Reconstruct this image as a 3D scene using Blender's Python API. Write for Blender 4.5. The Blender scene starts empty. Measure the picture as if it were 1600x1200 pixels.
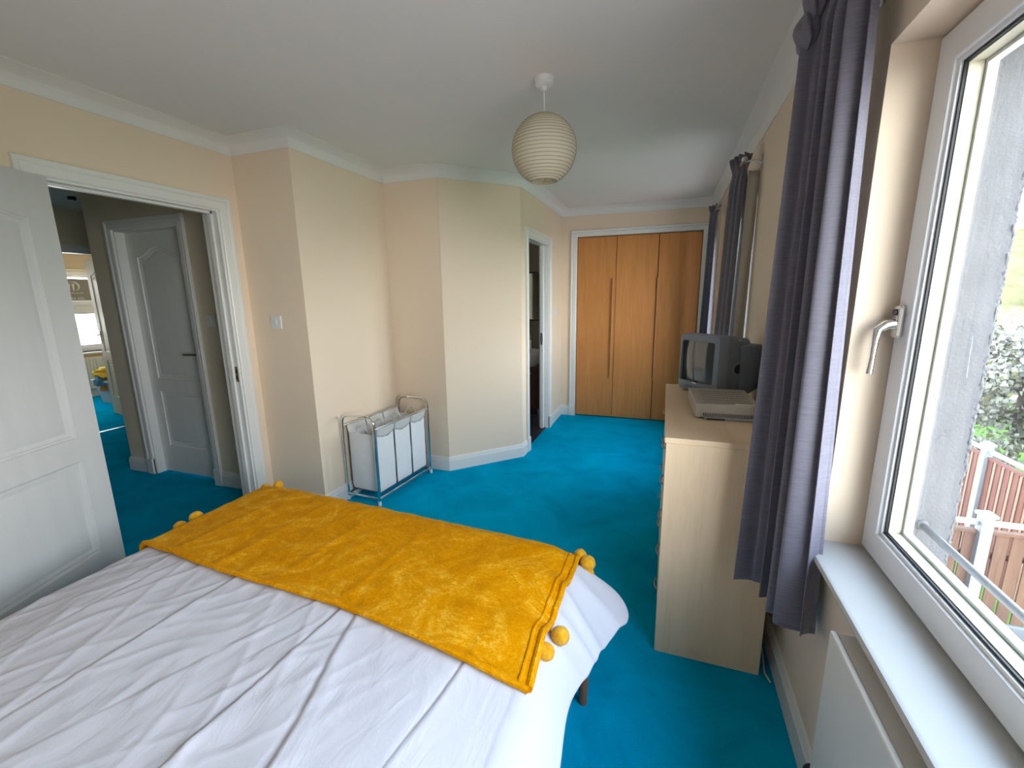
import bpy, math, random
from mathutils import Vector, Matrix, noise

# ------------------------------------------------------------------ camera, sky, exposure
scene = bpy.context.scene
COL = scene.collection
cam_data = bpy.data.cameras.new('camera')
cam_data.sensor_width = 36.0
cam_data.lens = 677.85 / 1600.0 * 36.0
cam_data.clip_start = 0.02
cam_data.clip_end = 400
camera = bpy.data.objects.new('camera', cam_data)
COL.objects.link(camera)
_r = Vector((0.94332506, 0.33158225, -0.01382155))
_u = Vector((-0.0527479, 0.19092132, 0.98018708))
_f = Vector((-0.32765146, 0.92390598, -0.19759114))
camera.matrix_world = Matrix(((_r.x, _u.x, -_f.x, 0.0), (_r.y, _u.y, -_f.y, 0.0), (_r.z, _u.z, -_f.z, 1.4447), (0, 0, 0, 1)))
scene.camera = camera

world = bpy.data.worlds.new('overcast_sky')
scene.world = world
world.use_nodes = True
wn = world.node_tree
wn.nodes.clear()
w_out = wn.nodes.new('ShaderNodeOutputWorld')
w_bg = wn.nodes.new('ShaderNodeBackground')
w_tc = wn.nodes.new('ShaderNodeTexCoord')
w_sep = wn.nodes.new('ShaderNodeSeparateXYZ')
w_ramp = wn.nodes.new('ShaderNodeValToRGB')
w_ramp.color_ramp.elements[0].position = 0.0
w_ramp.color_ramp.elements[0].color = (0.95, 0.965, 0.985, 1)
w_ramp.color_ramp.elements[1].position = 0.8
w_ramp.color_ramp.elements[1].color = (0.45, 0.58, 0.78, 1)
wn.links.new(w_tc.outputs['Generated'], w_sep.inputs[0])
wn.links.new(w_sep.outputs['Z'], w_ramp.inputs[0])
wn.links.new(w_ramp.outputs[0], w_bg.inputs[0])
SKY = 17.0
w_bg.inputs[1].default_value = SKY
wn.links.new(w_bg.outputs[0], w_out.inputs[0])

vs = scene.view_settings
scene.display_settings.display_device = 'sRGB'
vs.view_transform = 'Standard'
vs.look = 'None'
vs.exposure = 0.0
vs.gamma = 1.0
vs.use_curve_mapping = False
scene.cycles.max_bounces = 8
scene.cycles.diffuse_bounces = 4
scene.cycles.use_adaptive_sampling = True
scene.cycles.adaptive_threshold = 0.04
scene.cycles.glossy_bounces = 4
scene.cycles.transmission_bounces = 8
scene.cycles.transparent_max_bounces = 10
scene.cycles.caustics_reflective = False
scene.cycles.caustics_refractive = False
scene.cycles.use_denoising = True
scene.cycles.sample_clamp_indirect = 8.0

def portal(name, loc, sx, sy, rot):
    l = bpy.data.lights.new(name, 'AREA')
    l.shape = 'RECTANGLE'
    l.size = sx
    l.size_y = sy
    l.cycles.is_portal = True
    o = bpy.data.objects.new(name, l)
    o.location = loc
    o.rotation_euler = rot
    COL.objects.link(o)
    return o

# ------------------------------------------------------------------ room measurements (metres)
XL, Y1, X1, Y2, XD, XE, YE, YB, XR = -2.6155, 2.1895, -2.1531, 3.1023, -1.6731, -1.1851, 3.6079, 5.1311, 0.4723
YREAR = -0.85
ZC, ZCOV = 2.40, 2.324
XFR = XR + 0.091          # inner face of the window frames
XOUT = 0.775              # outer face of the house wall
W1Y0, W1Y1 = -0.45, 1.412
W2Y0, W2Y1 = 3.06, 4.52
ZSILL, ZHEAD = 0.722, 2.022

portal('portal_1', (XOUT + 0.02, (W1Y0 + W1Y1) / 2, (ZSILL + ZHEAD) / 2), 1.35, 1.9, (0, math.radians(90), 0))
portal('portal_2', (XOUT + 0.02, (W2Y0 + W2Y1) / 2, (ZSILL + ZHEAD) / 2), 1.35, 1.5, (0, math.radians(90), 0))
portal('portal_3', (-8.70, 3.81, 1.31), 1.3, 1.65, (0, math.radians(-90), 0))

# ------------------------------------------------------------------ materials
def mat(name, color=(0.8, 0.8, 0.8), rough=0.5, metallic=0.0, spec=0.5, sheen=0.0, trans=0.0, coat=0.0):
    m = bpy.data.materials.new(name)
    m.use_nodes = True
    b = m.node_tree.nodes['Principled BSDF']
    b.inputs['Base Color'].default_value = (*color, 1)
    b.inputs['Roughness'].default_value = rough
    b.inputs['Metallic'].default_value = metallic
    b.inputs['Specular IOR Level'].default_value = spec
    b.inputs['Sheen Weight'].default_value = sheen
    b.inputs['Transmission Weight'].default_value = trans
    b.inputs['Coat Weight'].default_value = coat
    return m

def nodes(m):
    return m.node_tree.nodes, m.node_tree.links, m.node_tree.nodes['Principled BSDF']

def coords(m, scale=(1, 1, 1), rot=(0, 0, 0)):
    n, l, b = nodes(m)
    tc = n.new('ShaderNodeTexCoord')
    mp = n.new('ShaderNodeMapping')
    mp.inputs['Scale'].default_value = scale
    mp.inputs['Rotation'].default_value = rot
    l.new(tc.outputs['Object'], mp.inputs[0])
    return mp.outputs[0]

def noise_tex(m, vec, scale, detail=3, rough=0.5, dist=0.0):
    n, l, b = nodes(m)
    t = n.new('ShaderNodeTexNoise')
    t.inputs['Scale'].default_value = scale
    t.inputs['Detail'].default_value = detail
    t.inputs['Roughness'].default_value = rough
    t.inputs['Distortion'].default_value = dist
    l.new(vec, t.inputs['Vector'])
    return t.outputs['Fac']

def ramp(m, fac, stops):
    n, l, b = nodes(m)
    r = n.new('ShaderNodeValToRGB')
    e = r.color_ramp.elements
    while len(e) < len(stops):
        e.new(0.5)
    for k, (p, c) in enumerate(stops):
        e[k].position = p
        e[k].color = (*c, 1)
    l.new(fac, r.inputs[0])
    return r.outputs[0]

def colour(m, out):
    n, l, b = nodes(m)
    l.new(out, b.inputs['Base Color'])

def bump(m, h, strength=0.3, dist=0.002):
    n, l, b = nodes(m)
    bp = n.new('ShaderNodeBump')
    bp.inputs['Strength'].default_value = strength
    bp.inputs['Distance'].default_value = dist
    l.new(h, bp.inputs['Height'])
    if b.inputs['Normal'].is_linked:
        l.new(b.inputs['Normal'].links[0].from_socket, bp.inputs['Normal'])
    l.new(bp.outputs[0], b.inputs['Normal'])

def mottled(name, c1, c2, scale, rough=0.5, spec=0.5, stretch=(1, 1, 1), bstr=0.0, bdist=0.002, bscale=None, detail=4, **k):
    m = mat(name, c1, rough, spec=spec, **k)
    v = coords(m, stretch)
    f = noise_tex(m, v, scale, detail)
    colour(m, ramp(m, f, [(0.3, c1), (0.7, c2)]))
    if bstr:
        h = noise_tex(m, v, bscale or scale, 4)
        bump(m, h, bstr, bdist)
    return m

M = {}
M['wall'] = mottled('cream_wall_paint', (0.85, 0.695, 0.535), (0.87, 0.715, 0.555), 1.3, 0.75, 0.25, bstr=0.12, bscale=260, bdist=0.001)
M['ceiling'] = mottled('white_ceiling_paint', (0.79, 0.77, 0.735), (0.81, 0.79, 0.755), 1.0, 0.85, 0.2, bstr=0.15, bscale=180, bdist=0.001)
M['coving'] = mat('coving_paint', (0.82, 0.80, 0.765), 0.6, spec=0.3)
M['gloss'] = mottled('white_gloss_paint', (0.79, 0.775, 0.745), (0.82, 0.805, 0.775), 2.0, 0.35, 0.5)
M['sill_paint'] = mottled('dimmed_white_sill_paint', (0.52, 0.52, 0.51), (0.55, 0.55, 0.54), 2.0, 0.4, 0.4)  # white gloss sill, darkened in colour against the strong window light
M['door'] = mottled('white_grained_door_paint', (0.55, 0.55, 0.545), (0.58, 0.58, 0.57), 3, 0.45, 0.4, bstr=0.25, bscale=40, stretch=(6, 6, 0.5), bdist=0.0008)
M['upvc'] = mat('white_upvc', (0.86, 0.87, 0.88), 0.25, spec=0.5)
M['gasket'] = mat('black_gasket', (0.015, 0.016, 0.02), 0.5)
M['chrome'] = mat('chrome', (0.82, 0.82, 0.82), 0.16, 1.0)
M['steel'] = mat('brushed_steel', (0.6, 0.6, 0.6), 0.3, 1.0)
M['nickel'] = mat('satin_nickel', (0.36, 0.34, 0.30), 0.42, 1.0)
M['bar_grey'] = mat('weathered_grey_metal', (0.13, 0.13, 0.13), 0.5, 0.3)
M['brass'] = mat('brass', (0.6, 0.45, 0.22), 0.3, 1.0)
M['switch'] = mat('white_switch_plastic', (0.82, 0.81, 0.78), 0.3)
M['black'] = mat('black_plastic', (0.02, 0.02, 0.022), 0.4)
M['dark'] = mat('dark_void', (0.012, 0.012, 0.014), 0.8)

# carpet: deep turquoise blue, short pile, faint sweeps of the nap
m = mat('blue_carpet', (0.0, 0.17, 0.33), 1.0, spec=0.0)
v = coords(m)
f1 = noise_tex(m, v, 2.6, 6, 0.65, 0.8)
f2 = noise_tex(m, v, 210, 3, 0.7)
n, l, b = nodes(m)
mx = n.new('ShaderNodeMath'); mx.operation = 'MULTIPLY_ADD'; mx.inputs[1].default_value = 0.4; 
l.new(f2, mx.inputs[0])
ml = n.new('ShaderNodeMath'); ml.operation = 'MULTIPLY'; ml.inputs[1].default_value = 0.6
l.new(f1, ml.inputs[0]); l.new(ml.outputs[0], mx.inputs[2])
colour(m, ramp(m, mx.outputs[0], [(0.3, (0.0005, 0.26, 0.46)), (0.7, (0.001, 0.49, 0.80))]))
bump(m, f2, 0.6, 0.004)
M['carpet'] = m

def wood(name, c1, c2, c3, axis='z', scale=1.0, rough=0.4):
    m = mat(name, c2, rough, spec=0.4)
    st = {'z': (14, 14, 0.9), 'y': (14, 0.9, 14), 'x': (0.9, 14, 14)}[axis]
    v = coords(m, tuple(s * scale for s in st))
    f = noise_tex(m, v, 1.6, 6, 0.6, 1.2)
    st2 = {'z': (140, 140, 5), 'y': (140, 5, 140), 'x': (5, 140, 140)}[axis]
    v2 = coords(m, st2)
    g = noise_tex(m, v2, 1.5, 3, 0.7)
    n, l, b = nodes(m)
    a = n.new('ShaderNodeMath'); a.operation = 'MULTIPLY_ADD'; a.inputs[1].default_value = 0.35
    l.new(g, a.inputs[0])
    k = n.new('ShaderNodeMath'); k.operation = 'MULTIPLY'; k.inputs[1].default_value = 0.65
    l.new(f, k.inputs[0]); l.new(k.outputs[0], a.inputs[2])
    colour(m, ramp(m, a.outputs[0], [(0.32, c1), (0.5, c2), (0.68, c3)]))
    bump(m, g, 0.08, 0.0006)
    return m

M['beech'] = wood('beech_veneer', (0.53, 0.21, 0.058), (0.60, 0.25, 0.073), (0.67, 0.295, 0.092))
M['beech_edge'] = wood('beech_edge', (0.46, 0.24, 0.09), (0.52, 0.28, 0.11), (0.58, 0.33, 0.14))
M['maple'] = wood('pale_maple_laminate', (0.76, 0.56, 0.36), (0.84, 0.635, 0.42), (0.88, 0.685, 0.475), scale=0.35)
M['maple_top'] = wood('pale_maple_laminate_top', (0.76, 0.56, 0.36), (0.84, 0.635, 0.42), (0.88, 0.685, 0.475), axis='y', scale=0.35)
M['leg_wood'] = wood('brown_bed_leg_wood', (0.20, 0.085, 0.04), (0.26, 0.11, 0.055), (0.3, 0.14, 0.07))
M['walnut'] = wood('dark_vanity_wood', (0.05, 0.018, 0.01), (0.08, 0.03, 0.016), (0.11, 0.045, 0.022))

# white cotton duvet
m = mat('white_cotton', (0.64, 0.63, 0.69), 0.9, spec=0.1)
v = coords(m)
bump(m, noise_tex(m, coords(m, (1.0, 0.45, 1.0), (0, 0, 0.5)), 14, 5, 0.6, 1.2), 0.35, 0.010)
bump(m, noise_tex(m, v, 900, 2), 0.15, 0.0005)
M['cotton'] = m
# mustard crushed velvet throw
m = mat('mustard_velvet', (0.60, 0.27, 0.012), 0.85, spec=0.03, sheen=0.10)
b = nodes(m)[2]
b.inputs['Sheen Tint'].default_value = (1.0, 0.78, 0.25, 1)
b.inputs['Sheen Roughness'].default_value = 0.35
v = coords(m)
f = noise_tex(m, v, 5, 8, 0.74, 1.8)
g = noise_tex(m, coords(m, (1, 1.6, 1), (0, 0, 0.6)), 55, 4, 0.7, 1.5)
n, l, b = nodes(m)
a = n.new('ShaderNodeMath'); a.operation = 'MULTIPLY_ADD'; a.inputs[1].default_value = 0.4
k = n.new('ShaderNodeMath'); k.operation = 'MULTIPLY'; k.inputs[1].default_value = 0.6
l.new(f, k.inputs[0]); l.new(g, a.inputs[0]); l.new(k.outputs[0], a.inputs[2])
colour(m, ramp(m, a.outputs[0], [(0.38, (0.58, 0.205, 0.0005)), (0.52, (0.74, 0.30, 0.001)), (0.64, (0.90, 0.51, 0.045))]))  # lighter sheen patches of the velvet are mixed into the colour
bump(m, a.outputs[0], 0.6, 0.006)
M['velvet'] = m
M['pompom'] = mottled('mustard_pompom_fur', (0.66, 0.30, 0.004), (0.80, 0.42, 0.03), 60, 0.9, 0.1, bstr=0.8, bscale=110, bdist=0.003, sheen=0.2)

# grey-mauve curtain with horizontal slubs
def curtain_mat():
    m = mat('grey_mauve_curtain', (0.19, 0.175, 0.23), 0.45, spec=0.45, sheen=0.2)
    b = nodes(m)[2]
    f = noise_tex(m, coords(m, (14, 14, 190)), 1.6, 4, 0.7)
    g = noise_tex(m, coords(m, (420, 420, 60)), 1.0, 2, 0.6)
    colour(m, ramp(m, f, [(0.3, (0.125, 0.115, 0.148)), (0.7, (0.185, 0.172, 0.215))]))
    bump(m, f, 0.25, 0.002)
    bump(m, g, 0.12, 0.0008)
    return m
M['curtain'] = curtain_mat()
M['lining'] = mat('cream_curtain_lining', (0.50, 0.47, 0.42), 0.9, spec=0.1)

def paper_mat():
    m = bpy.data.materials.new('rice_paper')
    m.use_nodes = True
    n, l = m.node_tree.nodes, m.node_tree.links
    n.clear()
    o = n.new('ShaderNodeOutputMaterial')
    d = n.new('ShaderNodeBsdfDiffuse'); d.inputs[0].default_value = (0.80, 0.74, 0.60, 1)
    t = n.new('ShaderNodeBsdfTranslucent'); t.inputs[0].default_value = (0.80, 0.70, 0.52, 1)
    x = n.new('ShaderNodeMixShader'); x.inputs[0].default_value = 0.35
    l.new(d.outputs[0], x.inputs[1]); l.new(t.outputs[0], x.inputs[2]); l.new(x.outputs[0], o.inputs[0])
    return m
M['paper'] = paper_mat()
M['wire'] = mat('pale_bamboo_wire', (0.40, 0.33, 0.21), 0.6)

def thin_mat(name, c):
    m = bpy.data.materials.new(name)
    m.use_nodes = True
    n, l = m.node_tree.nodes, m.node_tree.links
    n.clear()
    o = n.new('ShaderNodeOutputMaterial')
    tc = n.new('ShaderNodeTexCoord')
    tx = n.new('ShaderNodeTexNoise'); tx.inputs['Scale'].default_value = 6.0
    rm = n.new('ShaderNodeValToRGB')
    rm.color_ramp.elements[0].position = 0.35; rm.color_ramp.elements[0].color = (c[0] * 0.8, c[1] * 0.8, c[2] * 0.75, 1)
    rm.color_ramp.elements[1].position = 0.65; rm.color_ramp.elements[1].color = (*c, 1)
    l.new(tc.outputs['Object'], tx.inputs['Vector']); l.new(tx.outputs['Fac'], rm.inputs[0])
    d = n.new('ShaderNodeBsdfDiffuse'); t = n.new('ShaderNodeBsdfTranslucent')
    x = n.new('ShaderNodeMixShader'); x.inputs[0].default_value = 0.45
    l.new(rm.outputs[0], d.inputs[0]); l.new(rm.outputs[0], t.inputs[0])
    l.new(d.outputs[0], x.inputs[1]); l.new(t.outputs[0], x.inputs[2]); l.new(x.outputs[0], o.inputs[0])
    return m

def glass_mat():
    m = bpy.data.materials.new('window_glass')
    m.use_nodes = True
    n, l = m.node_tree.nodes, m.node_tree.links
    n.clear()
    o = n.new('ShaderNodeOutputMaterial')
    t = n.new('ShaderNodeBsdfTransparent'); t.inputs[0].default_value = (0.94, 0.96, 0.95, 1)
    g = n.new('ShaderNodeBsdfGlossy'); g.inputs['Roughness'].default_value = 0.02
    lw = n.new('ShaderNodeLayerWeight'); lw.inputs[0].default_value = 0.5
    p5 = n.new('ShaderNodeMath'); p5.operation = 'POWER'; p5.inputs[1].default_value = 5.0
    fr = n.new('ShaderNodeMath'); fr.operation = 'MULTIPLY_ADD'; fr.inputs[1].default_value = 0.92; fr.inputs[2].default_value = 0.04
    l.new(lw.outputs['Facing'], p5.inputs[0]); l.new(p5.outputs[0], fr.inputs[0])
    x = n.new('ShaderNodeMixShader')
    l.new(fr.outputs[0], x.inputs[0]); l.new(t.outputs[0], x.inputs[1]); l.new(g.outputs[0], x.inputs[2]); l.new(x.outputs[0], o.inputs[0])
    return m
M['glass'] = glass_mat()
M['canvas'] = mottled('white_laundry_canvas', (0.76, 0.765, 0.77), (0.82, 0.82, 0.82), 5, 0.9, 0.1, bstr=0.4, bscale=9, bdist=0.006)
M['mesh_fabric'] = mat('sheer_lining', (0.62, 0.60, 0.56), 0.9, spec=0.1)
M['cord_trim'] = mat('dark_seam_binding', (0.10, 0.10, 0.11), 0.7)
M['tv_front'] = mat('blue_grey_plastic', (0.22, 0.275, 0.35), 0.38)
M['tv_body'] = mottled('dark_slate_plastic', (0.18, 0.225, 0.295), (0.195, 0.245, 0.32), 40, 0.55, 0.4, bstr=0.1, bscale=300)
M['tv_screen'] = mat('grey_crt_glass', (0.085, 0.095, 0.10), 0.06, spec=0.8, coat=1.0)
M['stb'] = mottled('warm_grey_plastic', (0.42, 0.385, 0.335), (0.45, 0.41, 0.36), 30, 0.5, 0.4)
M['stb_grey'] = mat('mid_grey_plastic', (0.25, 0.255, 0.27), 0.45)
M['sticker'] = mat('white_sticker', (0.78, 0.76, 0.70), 0.5)
M['rad'] = mottled('cream_radiator_enamel', (0.78, 0.76, 0.70), (0.80, 0.78, 0.725), 3, 0.3, 0.5)
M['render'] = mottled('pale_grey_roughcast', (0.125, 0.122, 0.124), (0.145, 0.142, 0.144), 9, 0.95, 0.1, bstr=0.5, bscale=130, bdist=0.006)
M['paving'] = mottled('warm_bounce_paving', (0.42, 0.345, 0.30), (0.50, 0.42, 0.37), 3.0, 0.9, 0.1)  # unseen ground, kept pale and warm to bounce light indoors
M['red_sill'] = mat('pink_painted_sill', (0.20, 0.115, 0.105), 0.8)
M['grass'] = mottled('lawn_grass', (0.06, 0.12, 0.02), (0.10, 0.19, 0.035), 2.5, 0.95, 0.1, bstr=0.5, bscale=40, bdist=0.05)
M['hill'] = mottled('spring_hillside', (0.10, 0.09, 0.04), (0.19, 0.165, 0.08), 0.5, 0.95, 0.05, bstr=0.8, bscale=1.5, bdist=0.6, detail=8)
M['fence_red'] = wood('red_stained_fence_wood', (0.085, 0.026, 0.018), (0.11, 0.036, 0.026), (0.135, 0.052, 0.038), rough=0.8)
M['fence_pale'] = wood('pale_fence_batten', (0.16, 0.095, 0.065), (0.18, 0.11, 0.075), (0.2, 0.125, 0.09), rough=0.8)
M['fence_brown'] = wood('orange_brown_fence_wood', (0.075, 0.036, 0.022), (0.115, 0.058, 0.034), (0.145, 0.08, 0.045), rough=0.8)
M['fence_shaded'] = wood('shaded_fence_wood', (0.03, 0.015, 0.01), (0.045, 0.022, 0.014), (0.06, 0.03, 0.018), rough=0.9)  # darker copy of the fence wood for the shaded gaps
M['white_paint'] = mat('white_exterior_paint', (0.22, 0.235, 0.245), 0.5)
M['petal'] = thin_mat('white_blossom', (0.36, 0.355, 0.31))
M['leaf'] = thin_mat('young_olive_leaf', (0.17, 0.16, 0.075))
M['bark'] = mottled('grey_bark', (0.10, 0.085, 0.07), (0.16, 0.14, 0.12), 20, 0.95, 0.1, bstr=0.5)
M['mirror'] = mat('mirror_glass', (0.30, 0.33, 0.32), 0.05, 1.0)
M['ceramic'] = mat('white_ceramic', (0.80, 0.80, 0.79), 0.12)
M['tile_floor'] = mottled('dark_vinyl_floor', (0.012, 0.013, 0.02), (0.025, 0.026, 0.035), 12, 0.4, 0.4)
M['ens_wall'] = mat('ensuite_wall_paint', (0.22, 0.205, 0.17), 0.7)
M['hall_wall'] = mottled('hall_beige_paint', (0.76, 0.66, 0.51), (0.79, 0.69, 0.54), 1.5, 0.75, 0.2)
M['far_wall'] = mottled('warm_cream_paint', (0.80, 0.64, 0.42), (0.82, 0.67, 0.45), 1.5, 0.75, 0.2)
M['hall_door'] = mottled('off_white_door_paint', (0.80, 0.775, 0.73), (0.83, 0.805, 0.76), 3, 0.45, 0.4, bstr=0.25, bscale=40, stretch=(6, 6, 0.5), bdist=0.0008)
M['far_door'] = mottled('shaded_white_door_paint', (0.56, 0.49, 0.37), (0.6, 0.53, 0.4), 3, 0.5, 0.3)  # white door toned to beige, its shading put into the colour
M['basket'] = mottled('pale_grey_plastic_basket', (0.55, 0.56, 0.57), (0.6, 0.6, 0.6), 8, 0.5, 0.4)
M['yellow_cloth'] = mottled('yellow_cloth', (0.70, 0.42, 0.03), (0.78, 0.5, 0.06), 10, 0.8, 0.1)
M['teal_cloth'] = mat('teal_cloth', (0.06, 0.19, 0.28), 0.8)
M['orange_cloth'] = mat('orange_cloth', (0.60, 0.22, 0.05), 0.8)
M['sign'] = mat('grey_sign_board', (0.30, 0.27, 0.24), 0.6)
M['sign_print'] = mat('white_sign_lettering', (0.80, 0.78, 0.73), 0.6)
M['outdoor_chair'] = mat('grey_garden_plastic', (0.09, 0.10, 0.11), 0.5)

# ------------------------------------------------------------------ mesh helpers
class MB:
    def __init__(self):
        self.v, self.f = [], []
    def add(self, vs, fs):
        o = len(self.v)
        self.v += [tuple(p) for p in vs]
        self.f += [tuple(i + o for i in q) for q in fs]
        return self
    def box(self, x0, x1, y0, y1, z0, z1):
        return self.add([(x, y, z) for z in (z0, z1) for y in (y0, y1) for x in (x0, x1)],
                        [(0, 2, 3, 1), (4, 5, 7, 6), (0, 1, 5, 4), (2, 6, 7, 3), (0, 4, 6, 2), (1, 3, 7, 5)])
    def fbox(self, F, a0, a1, b0, b1, c0, c1):
        # box in a frame F(a,b,c) -> point
        return self.add([F(a, b, c) for c in (c0, c1) for b in (b0, b1) for a in (a0, a1)],
                        [(0, 2, 3, 1), (4, 5, 7, 6), (0, 1, 5, 4), (2, 6, 7, 3), (0, 4, 6, 2), (1, 3, 7, 5)])
    def loft(self, rings, close=True, caps=True):
        n = len(rings[0])
        o = len(self.v)
        for r in rings:
            self.v += [tuple(p) for p in r]
        for k in range(len(rings) - 1):
            for i in range(n if close else n - 1):
                j = (i + 1) % n
                self.f.append((o + k * n + i, o + k * n + j, o + (k + 1) * n + j, o + (k + 1) * n + i))
        if caps and close:
            self.f.append(tuple(o + i for i in reversed(range(n))))
            self.f.append(tuple(o + (len(rings) - 1) * n + i for i in range(n)))
        return self
    def tube(self, pts, r, n=8, closed=False, caps=True):
        pts = [Vector(p) for p in pts]
        rs = r if isinstance(r, (list, tuple)) else [r] * len(pts)
        rings = []
        up = None
        for k, p in enumerate(pts):
            a = pts[(k - 1) % len(pts)] if (k > 0 or closed) else p
            c = pts[(k + 1) % len(pts)] if (k < len(pts) - 1 or closed) else p
            t = (c - a)
            t = t.normalized() if t.length > 1e-9 else Vector((0, 0, 1))
            if up is None:
                up = Vector((0, 0, 1)) if abs(t.z) < 0.9 else Vector((1, 0, 0))
            s = t.cross(up)
            if s.length < 1e-6:
                s = t.orthogonal()
            s.normalize()
            w = s.cross(t).normalized()
            up = w
            rings.append([p + (s * math.cos(2 * math.pi * i / n) + w * math.sin(2 * math.pi * i / n)) * rs[k] for i in range(n)])
        if closed:
            rings.append(rings[0])
            return self.loft(rings, True, False)
        return self.loft(rings, True, caps)
    def lathe(self, prof, c, n=24, axis=(0, 0, 1)):
        ax = Vector(axis).normalized()
        s = ax.orthogonal().normalized()
        w = ax.cross(s)
        rings = [[Vector(c) + ax * h + (s * math.cos(2 * math.pi * i / n) + w * math.sin(2 * math.pi * i / n)) * r for i in range(n)] for r, h in prof]
        return self.loft(rings)
    def grid(self, fn, nu, nv):
        o = len(self.v)
        for j in range(nv + 1):
            for i in range(nu + 1):
                self.v.append(tuple(fn(i / nu, j / nv)))
        for j in range(nv):
            for i in range(nu):
                a = o + j * (nu + 1) + i
                self.f.append((a, a + 1, a + nu + 2, a + nu + 1))
        return self
    def ball(self, c, r, nu=16, nv=10, sq=(1, 1, 1), jit=0.0, seed=0):
        rings = []
        for j in range(1, nv):
            th = math.pi * j / nv
            ring = []
            for i in range(nu):
                ph = 2 * math.pi * i / nu
                d = Vector((math.sin(th) * math.cos(ph), math.sin(th) * math.sin(ph), -math.cos(th)))
                k = 1 + jit * noise.noise(d * 3.1 + Vector((seed, seed * 1.7, 0)))
                ring.append((c[0] + d.x * r * sq[0] * k, c[1] + d.y * r * sq[1] * k, c[2] + d.z * r * sq[2] * k))
            rings.append(ring)
        return self.loft(rings)
    def build(self, name, m, parent=None, smooth=False, bevel=0.0, solid=0.0, subsurf=0, angle=35):
        me = bpy.data.meshes.new(name)
        off = parent_origin(parent) if parent is not None else Vector((0, 0, 0))
        me.from_pydata([(p[0] - off.x, p[1] - off.y, p[2] - off.z) for p in self.v], [], self.f)
        me.update()
        me.materials.append(M[m] if isinstance(m, str) else m)
        if smooth:
            me.polygons.foreach_set('use_smooth', [True] * len(me.polygons))
            me.set_sharp_from_angle(angle=math.radians(angle))
        o = bpy.data.objects.new(name, me)
        COL.objects.link(o)
        if parent is not None:
            o.parent = parent
        if solid:
            s = o.modifiers.new('thick', 'SOLIDIFY'); s.thickness = solid; s.offset = 0
        if bevel:
            bv = o.modifiers.new('bevel', 'BEVEL'); bv.width = bevel; bv.segments = 2; bv.limit_method = 'ANGLE'; bv.angle_limit = math.radians(40)
        if subsurf:
            ss = o.modifiers.new('sub', 'SUBSURF'); ss.levels = subsurf; ss.render_levels = subsurf
        return o

def parent_origin(p):
    v = Vector((0, 0, 0))
    while p is not None:
        v += p.location
        p = p.parent
    return v

def thing(name, label, cat, loc=(0, 0, 0), group=None):
    o = bpy.data.objects.new(name, None)
    o.empty_display_size = 0.1
    COL.objects.link(o)
    o.location = loc
    return tag(o, label, cat, group)

def tag(o, label, cat, group=None):
    o['label'] = label
    o['category'] = cat
    if group:
        o['group'] = group
    return o

def struct(o, label=None, cat=None):
    o['kind'] = 'structure'
    if label:
        o['label'] = label
    if cat:
        o['category'] = cat
    return o

def sroot(name, label, cat, loc=(0, 0, 0)):
    o = bpy.data.objects.new(name, None)
    o.empty_display_size = 0.1
    COL.objects.link(o)
    o.location = loc
    return struct(o, label, cat)

def wall(name, p0, p1, thick, m='wall', openings=(), z0=0.0, z1=ZC, label=None, bevel=0.0):
    # slab from p0 to p1, interior on the left, thickness to the right; openings are (s0, s1, z0, z1) along the wall
    p0, p1 = Vector(p0), Vector(p1)
    d = (p1 - p0); L = d.length; d.normalize()
    nrm = Vector((d.y, -d.x))
    F = lambda a, b, c: (p0.x + d.x * a + nrm.x * b, p0.y + d.y * a + nrm.y * b, c)
    mb = MB()
    ss = sorted({0.0, L} | {s for o in openings for s in o[:2]})
    for a, b in zip(ss[:-1], ss[1:]):
        if b - a < 1e-6:
            continue
        mid = (a + b) / 2
        cuts = sorted([(o[2], o[3]) for o in openings if o[0] < mid < o[1]])
        z = z0
        for c0, c1 in cuts:
            if c0 > z + 1e-6:
                mb.fbox(F, a, b, 0, thick, z, c0)
            z = c1
        if z < z1 - 1e-6:
            mb.fbox(F, a, b, 0, thick, z, z1)
    o = mb.build(name, m)
    struct(o, label or 'cream painted plaster wall', 'wall')
    return o

def sweep_plan(mb, pts, prof, closed=False):
    # sweep a profile of (distance into the room, height) along a plan polyline, room on the left
    n = len(pts)
    P = [Vector(p) for p in pts]
    rings = []
    for k in range(n):
        da = (P[k] - P[k - 1]).normalized() if (k > 0 or closed) else None
        db = (P[(k + 1) % n] - P[k]).normalized() if (k < n - 1 or closed) else None
        if da is None: da = db
        if db is None: db = da
        na, nb = Vector((-da.y, da.x)), Vector((-db.y, db.x))
        mdir = (na + nb)
        mdir = mdir / max(mdir.dot(na), 0.2)
        rings.append([(P[k].x + mdir.x * o, P[k].y + mdir.y * o, z) for o, z in prof])
    if closed:
        rings.append(rings[0])
    mb.loft(rings, True, not closed)
    return mb

SKIRT = [(0, 0.0), (0.015, 0.0), (0.015, 0.088), (0.0125, 0.091), (0.0125, 0.098), (0.010, 0.102), (0.010, 0.108), (0.006, 0.118), (0.0, 0.12)]

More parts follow.
